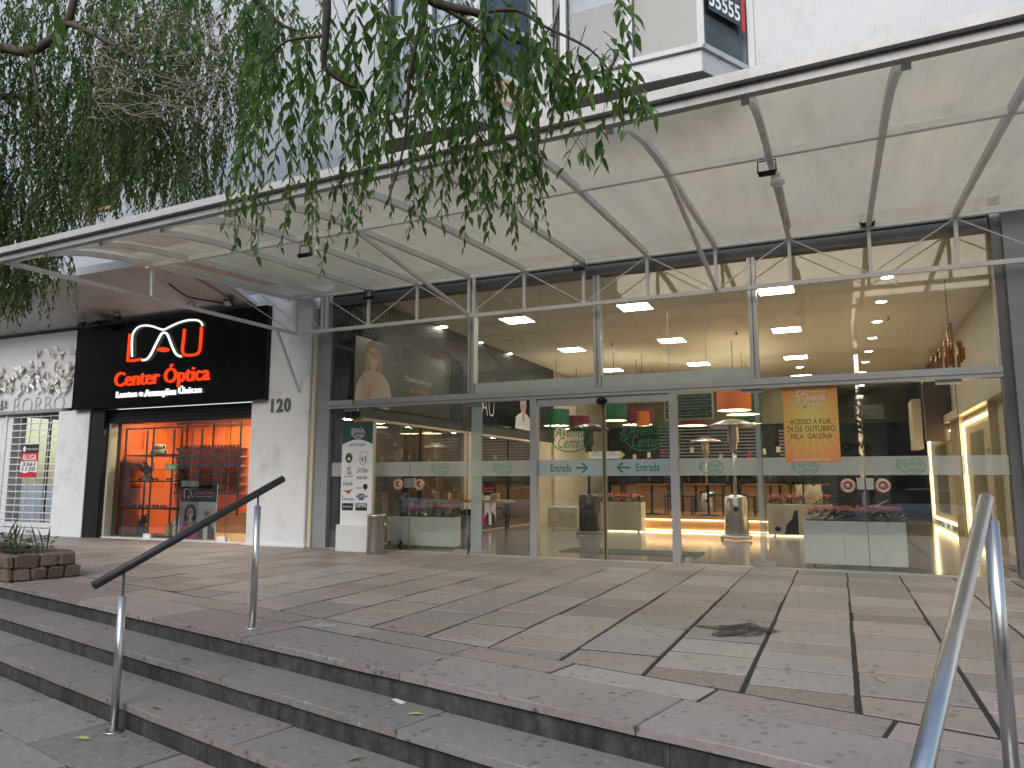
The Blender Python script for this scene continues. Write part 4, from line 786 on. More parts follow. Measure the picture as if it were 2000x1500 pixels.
# cafe tables and chairs on the deck
def table(P,label):
    P=V(P); t=thing('cafe_table',label,'table',P,'cafe tables on the deck'); box('table_top','wood',t,P.x-.38,P.x+.38,P.y-.38,P.y+.38,P.z+.72,P.z+.75); q=MB(); q.tube([P+V((0,0,.02)),P+V((0,0,.72))],.03,8); q.build('pedestal','black_metal',t); q=MB(); q.lathe(P,[(.22,0),(.22,.015),(.04,.03)],14); q.build('foot','black_metal',t)
def chair(P,rz,label,m='black_metal'):
    t=thing('cafe_chair',label,'chair',P,'cafe chairs on the deck'); M_=Matrix.Rotation(rz,4,'Z'); P=V(P)
    def bx(nm,mm,*b):
        q=MB(); q.box(*b); q.v=[tuple(P+(M_@V(v))) for v in q.v]; return q.build(nm,mm,t)
    bx('seat',m,-.2,.2,-.2,.2,.43,.46); bx('backrest',m,-.2,.2,.17,.2,.55,.85)
    for a in (-1,1):
        for b in (-1,1): bx('leg',m,a*.18-.014,a*.18+.014,b*.18-.014,b*.18+.014,0,.43 if b<0 else .85)
    return t
for ti,(x_,y_) in enumerate(((-4.3,8.0),(-2.9,7.9),(-1.5,8.2),(-3.6,10.2),(-1.9,10.3),(-.6,8.9))):
    TN=('front left','front middle','front right','back left','back right','rightmost')[ti]; table((x_,y_,.32),TN+' small wooden cafe table on the glowing deck')
    for s_,rz in ((-1,math.pi/2),(1,-math.pi/2)): chair((x_+s_*.55,y_,.32),rz,'dark cafe chair on the '+('left' if s_<0 else 'right')+' of the '+TN+' deck table')
t=thing('fur_throw','cream sheepskin thrown over a chair back beyond the right poster','throw',on(1580,962,1,8.2)); P=on(1580,962,1,8.2); q=MB()
q.sheet([[P+V((-.28+.56*i/10+random.uniform(-.02,.02),-.03-.06*math.sin(j/5*3.14)+.05*(i%2)*random.random(),-.25+.42*j/5+random.uniform(-.03,.03))) for i in range(11)] for j in range(6)]); q.build('fleece','cream_box',t,True)
# flags
for k in range(16):
    px=1180+k*28; P=on(px,880+8*math.sin(k*.9),1,11); q=MB(); w_=.05; q.prism([P,P+V((w_*2,0,0)),P+V((w_*2,0,-.17)),P+V((w_,0,-.15)),P+V((0,0,-.17))],(0,.004,0)); o=q.build('bunting_flag',('cream_box',hue('flag_red',(.28,.03,.03)),hue('flag_white',(.5,.48,.42)))[k%3],None); tag(o,ORD[k]+' small flag from the left on the cafe bunting string','flag','bunting flags across the cafe')
# pendant lampshades
def shade(px,py,Y,r,h,col,label):
    P=on(px,py,1,Y); t=thing('pendant_lamp',label,'pendant lamp',(P.x,P.y,P.z)); q=MB(); n=24
    vs=[P+V((r*math.cos(6.283*k/n),r*math.sin(6.283*k/n),z)) for z in (0,h) for k in range(n)]; q.add(vs,[(k,(k+1)%n,n+(k+1)%n,n+k) for k in range(n)]); q.build('shade',col,t,True)
    q=MB(); q.lathe(P+V((0,0,.012)),[(r*.97,0),(r*.97,.004)],n); q.build('diffuser',glow('shade_glow',(1,.82,.5),5),t); q=MB(); q.tube([P+V((0,0,h)),V((P.x,P.y,ZC))],.008,5); q.build('cord','ink',t)
sgn,smr,sor=hue('shade_green',(.015,.11,.05)),hue('shade_maroon',(.17,.012,.04)),hue('shade_orange',(.62,.15,.03))
for a in ((1087,832,7.5,.34,.42,sgn,'large green drum lampshade behind the left sliding door'),(1127,838,9.5,.36,.36,smr,'maroon drum lampshade behind the left sliding door'),(1200,822,7.5,.32,.44,sgn,'green drum lampshade just right of the sliding doors meeting line'),(1245,830,8.6,.40,.42,smr,'wide maroon lampshade behind the right sliding door'),(1256,832,7.8,.16,.36,sor,'narrow orange lampshade in front of a maroon one'),(1434,802,7.0,.38,.42,sor,'large orange drum lampshade above the patio heater'),(1452,810,8.6,.42,.36,sgn,'green lampshade half hidden behind the orange one'),(1352,832,9.5,.40,.3,smr,'maroon lampshade under the directory sign'),(1462,828,10.5,.36,.3,sgn,'low green lampshade right of the patio heater'),(1066,850,10.5,.34,.34,smr,'low maroon lampshade at the far left of the cafe')): shade(*a)
# directory sign
a,b=on(1298,822,1,3.0),on(1394,815,1,3.0); zt=on(1345,766,1,3.0).z; t=thing('directory_sign','hanging dark green directory sign with four lines of directions','sign',((a.x+b.x)/2,3.0,a.z)); box('frame','cream_box',t,a.x,b.x,3.0,3.04,a.z,zt); H=(zt-a.z-.06)/4; q=MB()
for k,s_ in enumerate(('RUA 24 DE OUTUBRO | 1º ANDAR','MOSTARDEIRO | TÉRREO','SANITÁRIOS | 2º','ESTACIONAMENTO | GARAGEM')):
    z=zt-.03-H*(k+1); box('plank',hue('sign_dark_green',(.03,.07,.05)),t,a.x+.03,b.x-.03,2.985,2.9995,z+.012,z+H-.012); F=Fr((a.x+.05,2.985,z+.04),(b.x-a.x-.1,0,0),(0,0,H-.08)); text('',s_,F.sub(.16,.95,.15,.85),'white_plain',t,.002,mb=q); stroke(F,[(.02,.3),(.06,.7),(.10,.3)] if k<2 else [(.02,.7),(.06,.3),(.10,.7)],.02,.002,q)
q.build('lettering','white_plain',t)
for x_ in (a.x+.1,b.x-.1): q=MB(); q.tube([(x_,3.02,zt),(x_,3.02,ZC)],.006,5); q.build('wire','grey_metal',t)
# ceiling lights
cnt={}; PL={}
for nm,col_ in (('right-hand',((1515,565),(1536,643),(1554,697),(1565,734))),('middle',((1240,598),(1312,664),(1364,710))),('left-hand',((1010,624),(1117,682),(1195,722)))):
    for i_,c_ in enumerate(col_): PL[c_]='square glowing ceiling panel, '+ORD[i_]+' from the glass in the '+nm+' row'
lp=glow('panel_light',(1,.97,.86),16); dl=glow('hall_downlight',(1,.96,.84),40)
for px,py in ((1515,565),(1240,598),(1010,624),(1536,643),(1312,664),(1117,682),(1554,697),(1364,710),(1195,722),(1565,734)):
    P=on(px,py,2,ZC); cnt.setdefault(round(P.x),0); t=thing('ceiling_panel_light',PL[(px,py)],'ceiling light',(P.x,P.y,ZC),'square ceiling light panels'); box('diffuser',lp,t,P.x-.28,P.x+.28,P.y-.28,P.y+.28,ZC-.014,ZC-.006)
    q=MB(); 
    for b_ in ((-.31,.31,-.31,-.282),(-.31,.31,.282,.31),(-.31,-.282,-.281,.281),(.282,.31,-.281,.281)): q.box(P.x+b_[0],P.x+b_[1],P.y+b_[2],P.y+b_[3],ZC-.02,ZC-.001)
    q.build('rim','white_plain',t)
for di,(px,py) in enumerate(((1733,540),(1721,588),(1713,627),(1704,659),(1697,685),(1690,706),(1684,726),(866,637),(936,668),(994,690),(1044,713),(1124,744),(1222,738),(1440,723),(1562,716),(1938,636),(1908,666),(1884,690),(1682,752),(1680,772),(1678,786),(1676,797))):
    P=on(px,py,2,ZC); t=thing('downlight',('round downlight, '+ORD[di]+' from the glass in the long right-hand row' if di<7 else 'round downlight, '+ORD[di-7]+' from the glass along the left wall' if di<12 else 'small round downlight, '+ORD[di-12]+' from the left among the middle ceiling panels' if di<15 else 'round downlight, '+ORD[di-15]+' from the glass beside the right wall' if di<18 else 'far round downlight, '+ORD[di-18]+' in the corridor beyond'),'ceiling light',(P.x,P.y,ZC),'round downlights in the hall ceiling'); q=MB(); q.lathe((P.x,P.y,ZC-.016),[(.085,0),(.085,.012)],16); q.build('lens',dl,t); q=MB(); q.tube([V((P.x+.10*math.cos(R(a)),P.y+.10*math.sin(R(a)),ZC-.008)) for a in range(0,361,30)],.012,6,False); q.build('trim','white_plain',t)
for si,(px,py) in enumerate(((1085,594),(1195,668),(1438,646),(1735,617),(1273,717),(1750,548))):
    P=on(px,py,2,ZC); q=MB(); q.tube([P,P-V((0,0,.07))],.012,6); q.lathe(P-V((0,0,.09)),[(.035,0),(.035,.012),(.012,.03)],10); tag(q.build('sprinkler','grey_metal'),('leftmost','second left','centre right','right row','far centre','nearest right')[si]+' small fire sprinkler head on the hall ceiling','sprinkler','sprinklers on the hall ceiling')
P=on(1850,690,1,3.0); t=thing('copper_chandelier','cluster of copper tubes hanging near the right wall','chandelier',P); 
for k,(dx,z0,z1) in enumerate(((-.22,-.22,.0),(-.15,-.28,.02),(-.08,-.25,.12),(-.02,-.3,.2),(.04,-.2,.42),(.09,-.28,.5),(.15,-.3,.18),(.2,-.15,.2),(.24,-.1,.1))): q=MB(); q.tube([P+V((dx,.06*(k%3),z0)),P+V((dx,.06*(k%3),z1))],.024,10); q.build('tube',mat('copper',(.55,.26,.10),.2,.9),t,True)
q=MB(); q.tube([P+V((.05,.05,.3)),V((P.x+.05,P.y+.05,ZC))],.008,5); q.build('cord','ink',t)
# patio heaters
def heater(px,py,label,m='stainless'):
    P=on(px,py,2,0); t=thing('patio_heater',label,'patio heater',P,'patio heaters in the hall'); q=MB(); q.lathe(P,[(.27,.03),(.28,.05),(.28,.09),(.24,.10)],28); q.build('base',m,t,True)
    q=MB(); q.lathe(P,[(.22,.10),(.23,.12),(.22,.80),(.20,.84),(.05,.87)],28); q.build('tank_cover',m,t,True)
    q=MB(); q.tube([P+V((0,0,.85)),P+V((0,0,1.75))],.03,12); q.build('pole',m,t,True); q=MB(); q.lathe(P,[(.05,1.72),(.07,1.76),(.07,1.86),(.11,1.90),(.11,2.04),(.10,2.2),(.13,2.22)],24); q.build('burner',m,t,True)
    q=MB(); q.lathe(P,[(.46,2.20),(.40,2.25),(.2,2.32),(.05,2.35)],32); q.build('reflector',m,t,True); q=MB(); d=(CAM_P-P); d.z=0; d.normalize(); q.tube([P+d*.222+V((0,0,.60)),P+d*.236+V((0,0,.60))],.05,16); q.build('knob_hole','ink',t)
    q=MB(); q.tube([P+V((-.28,0,.035)),P+V((-.28,.05,.035))],.035,12); q.build('wheel','black_rubber',t)
heater(1440,1055,'stainless steel patio heater right of the sliding doors'); heater(1152,1046,'dark patio heater behind the left sliding door',mat('dark_steel',(.10,.09,.08),.3,.7))
heater(1383,1022,'distant patio heater with small hood on the cafe side')
# planters with red flowers
def planter(x0,x1,y0,y1,h,m,label,flabel,nfl=70):
    P=V(((x0+x1)/2,(y0+y1)/2,0)); t=thing('planter_box',label,'planter',P); q=MB(); q.bbox(x0,x1,y0,y1,.03,h,.008); q.build('box',m,t)
    for x_ in (x0+.12,x1-.12): q=MB(); q.tube([(x_-.02,P.y,.03),(x_+.02,P.y,.03)],.03,10); q.build('caster','black_rubber',t)
    q=MB(); q.box(x0+.02,x1-.02,y0+.02,y1-.02,h-.002,h+.004); q.build('soil','soil',t)
    k_=thing('flower_bed',flabel,'flowers',(P.x,P.y,h)); lv=MB(); fl=MB()
    for i in range(int(nfl*2.2)):
        c=V((random.uniform(x0+.02,x1-.02),random.uniform(y0+.02,y1-.02),h+random.uniform(.01,.13))); a=random.uniform(0,6.283); L=random.uniform(.06,.11); d=V((math.cos(a),math.sin(a),random.uniform(-.1,.7))).normalized(); s_=V((-math.sin(a),math.cos(a),0))*L*.38
        lv.add([c,c+d*L*.5+s_,c+d*L,c+d*L*.5-s_],[(0,1,2,3)])
    for i in range(nfl):
        c=V((random.uniform(x0+.03,x1-.03),random.uniform(y0+.02,y1-.02),h+random.uniform(.12,.19)))
        for j in range(9):
            p=c+V((random.gauss(0,.028),random.gauss(0,.028),random.gauss(0,.012))); r=.018; fl.add([p+V((r,0,.004)),p+V((0,r,.0)),p+V((-r,0,.004)),p+V((0,-r,.0))],[(0,1,2,3)])
    tag(lv.build('leaves',mat('flower_leaf',(.035,.085,.03),.4,0,.3,20),k_),kind='stuff'); tag(fl.build('blossoms','red_petal',k_),kind='stuff')
planter(-7.28,-5.95,.70,1.12,.52,'mint','pale mint planter box behind the left glass doors','red flowers in the left mint planter',110)
planter(-.48,.76,.50,.92,.60,'mint','pale mint planter box behind the right glass doors','red flowers in the right mint planter',110)
a,b=on(1172,1034,2,0),on(1256,1030,2,0); planter(a.x,a.x+1.15,6.0,6.4,.66,'cream_box','cream planter box in front of the cafe, seen through the right sliding door','red flowers in the cream planter behind the sliding doors',50)
a=on(1502,1046,2,0); planter(a.x,a.x+1.25,6.0,6.4,.66,'cream_box','cream planter box with a printed sticker, seen beside the orange poster','red flowers in the cream planter beside the orange poster',50)
f=Fr((a.x+.1,5.998,.05),(.5,0,0),(0,0,.5)); t_=bpy.data.objects['planter_box.003']; flat('sticker',f.sub(0,.5,.1,1),RECT,hue('sticker_pale',(.6,.5,.45)),t_,.003); flat('sticker',f,[(.45,0),(1,0),(1,1),(.85,.95),(.75,.6),(.55,.4)],'ink',t_,.004); flat('sticker',f,ell(.2,.2,.12,.1),'ink',t_,.005)
a=on(1090,1035,2,0); P=on(1085,1030,2,0); box('low_cabinet','cream_box',LW,on(1070,1010,1,6.2).x,on(1128,1010,1,6.2).x,6.2,6.6,.05,.52)
q=MB(); q.bbox(-4.2,-2.0,1.0,1.75,.001,.012,.003); tag(q.build('door_mat',mat('mat_green',(.03,.055,.035),.9,0,.2,30,.4,200)),'dark green doormat inside the sliding doors','mat')
q=MB(); q.bbox(1.95,2.4,1.0,1.6,.001,.02,.004); tag(q.build('door_mat','black_rubber'),'small black mat by the right wall panel','mat')
# dark bin, counter and lamp behind left doors
P=V((-5.62,.62,0)); t=thing('waste_bin','tall dark grey waste bin behind the glass beside the left mint planter','bin',P); q=MB(); q.lathe(P,[(.14,0),(.15,.02),(.15,.58)],20); q.build('body','alu_dark',t,True); q=MB(); q.lathe(P,[(.155,.581),(.155,.62),(.12,.66),(.05,.67)],20); q.build('lid','black_gloss',t,True)
t=thing('hall_counter','wooden counter with small boxes behind the security guard','counter',(-6.7,2.4,0)); box('top','pale_wood',t,-7.4,-5.7,2.2,2.7,.72,.77)
for x_ in (-7.35,-5.8): box('leg','black_metal',t,x_,x_+.04,2.42,2.48,0,.72)
for k in range(4): P=V((-7.1+k*.35,2.4,.771)); q=MB(); q.bbox(P.x,P.x+.14,2.3,2.45,.771,.90,.006); tag(q.build('small_box','pale_wood'),ORD[k]+' small wooden box from the left on the hall counter','box','boxes on the hall counter')
# ---------------------------------------------------------------- security guard
def skin_body(name,verts,edges,mats,mfun,parent,sub=2):
    me=bpy.data.meshes.new(name); me.from_pydata([v[0] for v in verts],edges,[]); ob=bpy.data.objects.new(name,me); COL.objects.link(ob)
    ob.modifiers.new('s','SKIN'); ob.modifiers.new('d','SUBSURF').levels=sub
    for i,v in enumerate(verts): sv=me.skin_vertices[0].data[i]; sv.radius=(v[1],v[2] if len(v)>2 else v[1]); sv.use_root=(i==0)
    dg=bpy.context.evaluated_depsgraph_get(); dg.update(); m2=bpy.data.meshes.new_from_object(ob.evaluated_get(dg)); bpy.data.objects.remove(ob)
    for m in mats: m2.materials.append(MT[m] if isinstance(m,str) else m)
    for p in m2.polygons: p.material_index=mfun(p.center); p.use_smooth=True
    o=bpy.data.objects.new(name,m2); COL.objects.link(o); o.parent=parent; WO[o.name]=WO[parent.name]; return o
gp=V((-7.12,.78,0)); t=thing('person','security guard in a dark uniform and cap standing behind the left glass door','person',gp)
vs=[((0,0,.95),.15,.12),((0,0,1.12),.16,.115),((0,0,1.34),.19,.12),((0,0,1.46),.09,.08),((0,-.01,1.54),.06,.06),((0,-.02,1.63),.085,.10),((0,-.015,1.72),.08,.10),
 ((-.19,0,1.42),.07),((-.24,.02,1.16),.052),((-.21,-.10,.95),.04),((-.20,-.15,.87),.035,.02),((.19,0,1.42),.07),((.25,.02,1.16),.052),((.22,-.10,.95),.04),((.21,-.15,.87),.035,.02),
 ((-.10,0,.86),.105),((-.11,-.01,.48),.075),((-.11,.02,.10),.05),((-.11,-.12,.04),.045,.03),((.10,0,.86),.105),((.12,-.01,.48),.075),((.12,.02,.10),.05),((.12,-.12,.04),.045,.03)]
eg=[(0,1),(1,2),(2,3),(3,4),(4,5),(5,6),(2,7),(7,8),(8,9),(9,10),(2,11),(11,12),(12,13),(13,14),(0,15),(15,16),(16,17),(17,18),(0,19),(19,20),(20,21),(21,22)]
mat('uniform',(.018,.018,.022),.7); body=skin_body('body',vs,eg,['uniform','skin','black_rubber'],lambda c:1 if (c.z>1.50 or (c.z<.92 and abs(c.x)>.165 and c.y<-.09)) else (2 if c.z<.09 else 0),t)
q=MB(); q.lathe(gp+V((0,-.015,1.70)),[(.105,0),(.112,.03),(.115,.08),(.09,.115),(.03,.125)],20); q.prism([gp+V((x_,-.10+y_,1.705)) for x_,y_ in ((-.085,0),(-.06,-.08),(0,-.10),(.06,-.08),(.085,0))],(0,0,.012)); q.build('cap','uniform',t,True)
q=MB(); q.box(gp.x-.03,gp.x+.03,gp.y-.135,gp.y-.128,1.735,1.785); q.build('cap_badge','white_plain',t)
q=MB()
for s_ in (-1,1): q.ball(gp+V((s_*.033,-.108,1.655)),.012,.008,.008,8,6)
q.build('eyes','ink',t,True); q=MB(); q.prism([gp+V((-.014,-.11,1.615)),gp+V((.014,-.11,1.615)),gp+V((0,-.135,1.62)),gp+V((0,-.11,1.655))],(0,.005,0)); q.build('nose','skin',t); q=MB(); q.box(gp.x-.025,gp.x+.025,gp.y-.112,gp.y-.105,1.588,1.596); q.build('mouth',MT['print_lips'],t)
q=MB()
for s_ in (-1,1):
    for k in range(4): b_=gp+V((s_*(.19+.012*k),-.155,.87)); q.tube([b_,b_+V((0,-.02,-.04)),b_+V((0,-.012,-.075+.006*abs(k-1))) ],.0085,6)
    b_=gp+V((s_*.175,-.16,.885)); q.tube([b_,b_+V((-s_*.01,-.025,-.03)),b_+V((-s_*.005,-.03,-.05))],.009,6)
q.build('fingers','skin',t,True)
# ---------------------------------------------------------------- totem and steel bin in front of the glass
TY=-.46; a=on(657,1015,1,TY); b=on(722,1008,1,TY); z1=on(700,823,1,TY).z; z0=a.z; x0=on(658,1014,1,TY).x; x1=x0+.70
x0,x1=-7.46,-6.86
t=thing('sign_totem','tall white totem with green head listing the shops, standing by the left column','sign',((x0+x1)/2,TY,0)); q=MB(); q.bbox(x0-.03,x1+.0,TY-.02,TY+.38,0,.43,.012); q.build('base_block','white_paint',t)
box('panel','white_plain',t,x0,x1,TY+.05,TY+.11,.431,z1); box('panel_edge','cream_box',t,x1+.001,x1+.022,TY+.048,TY+.112,.431,z1)
f=Fr((x0,TY+.05,.431),(x1-x0,0,0),(0,0,z1-.431)); gq=[(0,1),(0,.775)]+[(u/16,.775+.05*math.sin(u/16*math.pi)) for u in range(1,16)]+[(1,.775),(1,1)]
flat('print',f,gq,hue('totem_green',(.035,.085,.07)),t,.002); logo(f.sub(.28,.74,.835,.955),'white_plain',t,.004,.008)
F_=lambda u0,u1,v0,v1:f.sub(u0,u1,v0,v1)
ik=MB(); text('print','ENCONTRE AQUI!',F_(.25,.75,.755,.785),'ink',t,.003); text('print','43',F_(.62,.80,.605,.655),'ink',t,.003)
stroke(f,[(.60,.70),(.83,.70),(.83,.66),(.80,.66),(.84,.62),(.78,.585),(.71,.575),(.64,.585),(.58,.62),(.62,.66),(.60,.66),(.60,.70)],.006,.003,(ik:=MB())); ik.build('print','ink',t)
text('print','D’Olin',F_(.52,.86,.50,.545),'ink',t,.003,shear=.4); text('print','Carmelina',F_(.10,.40,.455,.475),'ink',t,.003); text('print','S',F_(.22,.32,.49,.55),'ink',t,.003); stroke(f,ell(.27,.52,.09,.04,16,60,330),.006,.003,(ik:=MB())); ik.build('print','ink',t); text('print','Depilla',F_(.06,.38,.365,.415),'ink',t,.003,shear=.4); text('print','Rústica de Sul',F_(.52,.70,.345,.365),'ink',t,.003)
flat('print',f,ell(.80,.365,.075,.028),'ink',t,.003); flat('print',f,[(.78,.35),(.82,.35),(.81,.31)],'ink',t,.003); text('print','faernges',F_(.12,.44,.225,.26),'ink',t,.003,shear=.2); stroke(f,[(.07,.225),(.075,.285)],.01,.003,(ik:=MB())); ik.build('print','ink',t); text('print','MARTINI',F_(.52,.87,.255,.285),'ink',t,.003,bold=.02)
flat('print',f,[(.06,.135),(.42,.135),(.42,.205),(.06,.205)],'ink',t,.003); flat('print',f,[(.5,.135),(.87,.135),(.87,.205),(.5,.205)],'ink',t,.003); text('print','INVIA',F_(.52,.68,.435,.465),'ink',t,.003,bold=.02)
w_=MB(); text('','OSTYN',F_(.53,.84,.165,.198),'white_plain',t,.005,bold=.03,mb=w_); text('','RAPHAEL',F_(.1,.38,.163,.18),'white_plain',t,.005,mb=w_); w_.build('print','white_plain',t)
flat('print',f,ell(.24,.645,.12,.05),hue('print_brown',(.12,.08,.07)),t,.003); flat('print',f,ell(.24,.635,.04,.014),'white_plain',t,.005); flat('print',f,[(.60,.235),(.76,.235),(.76,.30),(.60,.30)],hue('print_blue',(.05,.10,.38)),t,.0045); text('print','ART',F_(.62,.75,.255,.283),'white_plain',t,.006); text('print','VIA',F_(.69,.86,.435,.465),'print_blue',t,.003,bold=.02)
flat('print',f,[(.05,.325),(.3,.33),(.42,.352),(.26,.29),(.2,.31)],MT['print_red2'],t,.004)
P=V((-6.72,-.47,0)); t=thing('steel_bin','cylindrical stainless steel waste bin beside the totem','bin',P); q=MB(); q.lathe(P,[(.135,0),(.14,.015),(.14,.57),(.148,.575),(.148,.605),(.13,.605),(.125,.3)],26); q.build('body','stainless',t,True); q=MB(); q.lathe(P,[(.127,.29),(.127,.295)],20); q.build('liner','ink',t)
# ---------------------------------------------------------------- handrails
def post(P,zt,t,r=.025,z0=None):
    q=MB(); q.lathe(V(P),[(.06,0),(.06,.01),(.055,.014)],20); q.build('base_flange','stainless',t,True); q=MB(); q.tube([V(P)+V((0,0,.014)),V((P[0],P[1],zt))],r,14); q.build('post','stainless',t,True)
t=thing('handrail','left stair handrail with black rubber grip on two steel posts','handrail',(-4.26,-6.3,-.48)); a,b=V((-4.38,-7.02,.46)),V((-4.13,-5.6,1.14)); d=(b-a).normalized()
post((-4.35,-6.83,-.48),.37,t); post((-4.175,-5.82,0),.93,t)
q=MB(); q.tube([a,b],.028,16); q.build('grip','black_rubber',t,True)
for P,z in (((-4.35,-6.83),.36),((-4.175,-5.82),.92)): 
    k=(P[1]-a.y)/(b.y-a.y); q=MB(); q.tube([V((*P,z)),V((*P,a.z+(b.z-a.z)*k-.02))],.008,8); q.build('bracket','alu_dark',t)
t=thing('handrail','right stair handrail of polished steel tube close to the camera','handrail',(.5,-7,-.3)); b=V((.53,-6.87,1.055))
best=None
for k in range(-60,61):
    dv=V((k*.01,-.89,-.43)); 
    for L in [x*.05 for x in range(20,70)]:
        X,Y,z=proj(b+dv*L)
        if z>.3 and abs(Y-1500)<25:
            e=abs(X-1795)
            if best is None or e<best[0]: best=(e,dv.copy())
dv=best[1]; a=b+dv*2.3
post((.535,-6.90,0),.97,t,.027); q=MB(); q.tube([b,a],.0265,18); q.build('grip','stainless',t,True); q=MB(); q.tube([V((.535,-6.90,.96)),V((.535,-6.90,1.02))],.009,8); q.build('bracket','stainless',t)
# ---------------------------------------------------------------- stone planter at left
SP=thing('stone_planter','low rough brown stone planter at the left end of the steps','planter',sf(-4.9,-.4))
mat('rough_stone',(.20,.145,.11),.85,0,.35,9,.9,30,rnd=.35)
def block(s0,s1,v0,v1,z0,z1):
    q=MB(); n=3; c=sf((s0+s1)/2,(v0+v1)/2,(z0+z1)/2); q.bbox(-(s1-s0)/2,(s1-s0)/2,-(v1-v0)/2,(v1-v0)/2,-(z1-z0)/2,(z1-z0)/2,.018)
    q.v=[tuple(c+SU*(x+random.uniform(-.012,.012))+SV*(y+random.uniform(-.012,.012))+V((0,0,z+random.uniform(-.008,.008)))) for x,y,z in q.v]; q.build('stone_block','rough_stone',SP)
for r in range(2):
    z0,z1=(0,.14) if r==0 else (.142,.29)
    v=-.80+.06*r
    while v<-.04: e=min(v+random.uniform(.17,.26),-.02); block(-4.02,-3.84,v+.004,e-.004,z0,z1); v=e
    s=-7
    while s<-4.03: e=min(s+random.uniform(.22,.34),-4.025); block(s+.004,e-.004,-.80,-.66,z0,z1); block(s+.004,e-.004,-.16,-.02,z0,z1); s=e
q=MB(); q.prism([sf(-7,-.65,.2),sf(-7,-.17,.2),sf(-4.03,-.17,.2),sf(-4.03,-.65,.2)],(0,0,.03)); q.build('soil','soil',SP)
t=thing('bedding_plants','dark green bedding plants with strappy leaves in the stone planter','plant',sf(-4.7,-.4,.2)); q=MB()
for k in range(520):
    b_=sf(random.uniform(-6.4,-4.08),random.uniform(-.62,-.2),.22); a=random.uniform(0,6.283); long=random.random()<.05; L=random.uniform(.22,.5) if long else random.uniform(.05,.09); r=random.uniform(.2,.5)*L if long else L; base=b_ if long else b_+V((0,0,random.uniform(0,.22)))
    tip=base+V((math.cos(a)*r,math.sin(a)*r,L*(.9 if long else random.uniform(-.3,.6)))); m=base.lerp(tip,.55)+V((0,0,.04 if long else .0)); sd_=V((-math.sin(a),math.cos(a),0))*(.012 if long else .025); q.add([base,m+sd_,tip,m-sd_],[(0,1,2),(0,2,3)])
q.build('leaves','leaf_green',t)
# ---------------------------------------------------------------- trees
def foliage(name,c0,c1,tr=.35):
    b=NB(name); oi=b.n('ObjectInfo').outputs['Random']; n=b.noise(5,3); n2=b.noise(31,2)
    c=b.mix(b.ramp(n,.3,.7),c0,c1); c=b.mix(b.math('MULTIPLY',b.ramp(n2,.62,.75),.55),c,(.22,.22,.03)); c=b.mix(b.math('MULTIPLY',oi,.25),c,(.02,.05,.02))
    p=b.n('BsdfPrincipled'); b.l(c,p.inputs['Base Color']); p.inputs['Roughness'].default_value=.42; p.inputs['Specular IOR Level'].default_value=.22; t=b.n('BsdfTranslucent'); b.l(b.mix(1,c,(1.6,1.9,.8),'MULTIPLY'),t.inputs[0])
    m=b.n('MixShader'); m.inputs[0].default_value=tr; b.l(p.outputs[0],m.inputs[1]); b.l(t.outputs[0],m.inputs[2]); b.l(m.outputs[0],b.o.inputs[0]); MT[name]=b.m
foliage('foliage_near',(.045,.098,.028),(.11,.175,.05),.38); foliage('foliage_far',(.045,.09,.03),(.12,.175,.055),.4)
mat('bark',(.085,.065,.05),.85,0,.35,12,.6,40); mat('dead_twig',(.27,.23,.20),.8,0,.2,20)
LEAF=[(0,0,0),(-.13,.28,.03),(0,.3,-.015),(.13,.28,.03),(-.10,.62,.02),(0,.64,-.02),(.10,.62,.02),(.02,1,-.06)]
LF=[(0,2,1),(0,3,2),(1,2,5,4),(2,3,6,5),(4,5,7),(5,6,7)]
def leaf_at(q,P,d,L,roll):
    d=d.normalized(); s=d.cross(V((0,0,1)))
    if s.length<.05: s=V((1,0,0))
    s=s.normalized(); n=s.cross(d); s2=s*math.cos(roll)+n*math.sin(roll); n2=s2.cross(d); w=random.uniform(1.0,1.5)
    q.add([P+s2*(x*L*w)+d*(y*L)+n2*(z*L*1.5) for x,y,z in LEAF],LF)
class Crown:
    def __init__(s): s.items=[]; s.tw=MB()
    def strand(s,P,L,step,lf,sway=.12,thick=.003,dirn=None,spread=1.0):
        P=V(P); a=random.uniform(0,6.283); d=V(dirn).normalized() if dirn else V((math.cos(a)*.5,math.sin(a)*.5,-.4)).normalized(); pts=[P.copy()]; t=0; k=0
        drift=V((random.uniform(-sway,sway),random.uniform(-sway,sway),0))
        while t<L:
            d=(d*.84+V((drift.x,drift.y,-1))*.16+V((random.gauss(0,.04),random.gauss(0,.04),0))).normalized(); P=P+d*step; t+=step; pts.append(P.copy()); k+=1
            if t<.08: continue
            a=k*2.4+random.uniform(-.6,.6); o=V((math.cos(a),math.sin(a),0)); ld=(d*.7+o*.75*spread+V((0,0,-.55))).normalized()
            if random.random()<.93: s.items.append((P.copy(),ld,lf*random.uniform(.65,1.15)*(1 if t<L*.85 else .8),random.uniform(-.7,.7)))
        s.tw.tube(pts[::2] if len(pts)>5 else pts,[thick*(1-.6*i/len(pts)) for i in range(len(pts[::2] if len(pts)>5 else pts))],4,False)
def env(x,T):
    for (a,b),(c,d) in zip(T,T[1:]):
        if a<=x<=c: return b+(d-b)*(x-a)/(c-a)
    return T[0][1] if x<T[0][0] else T[-1][1]
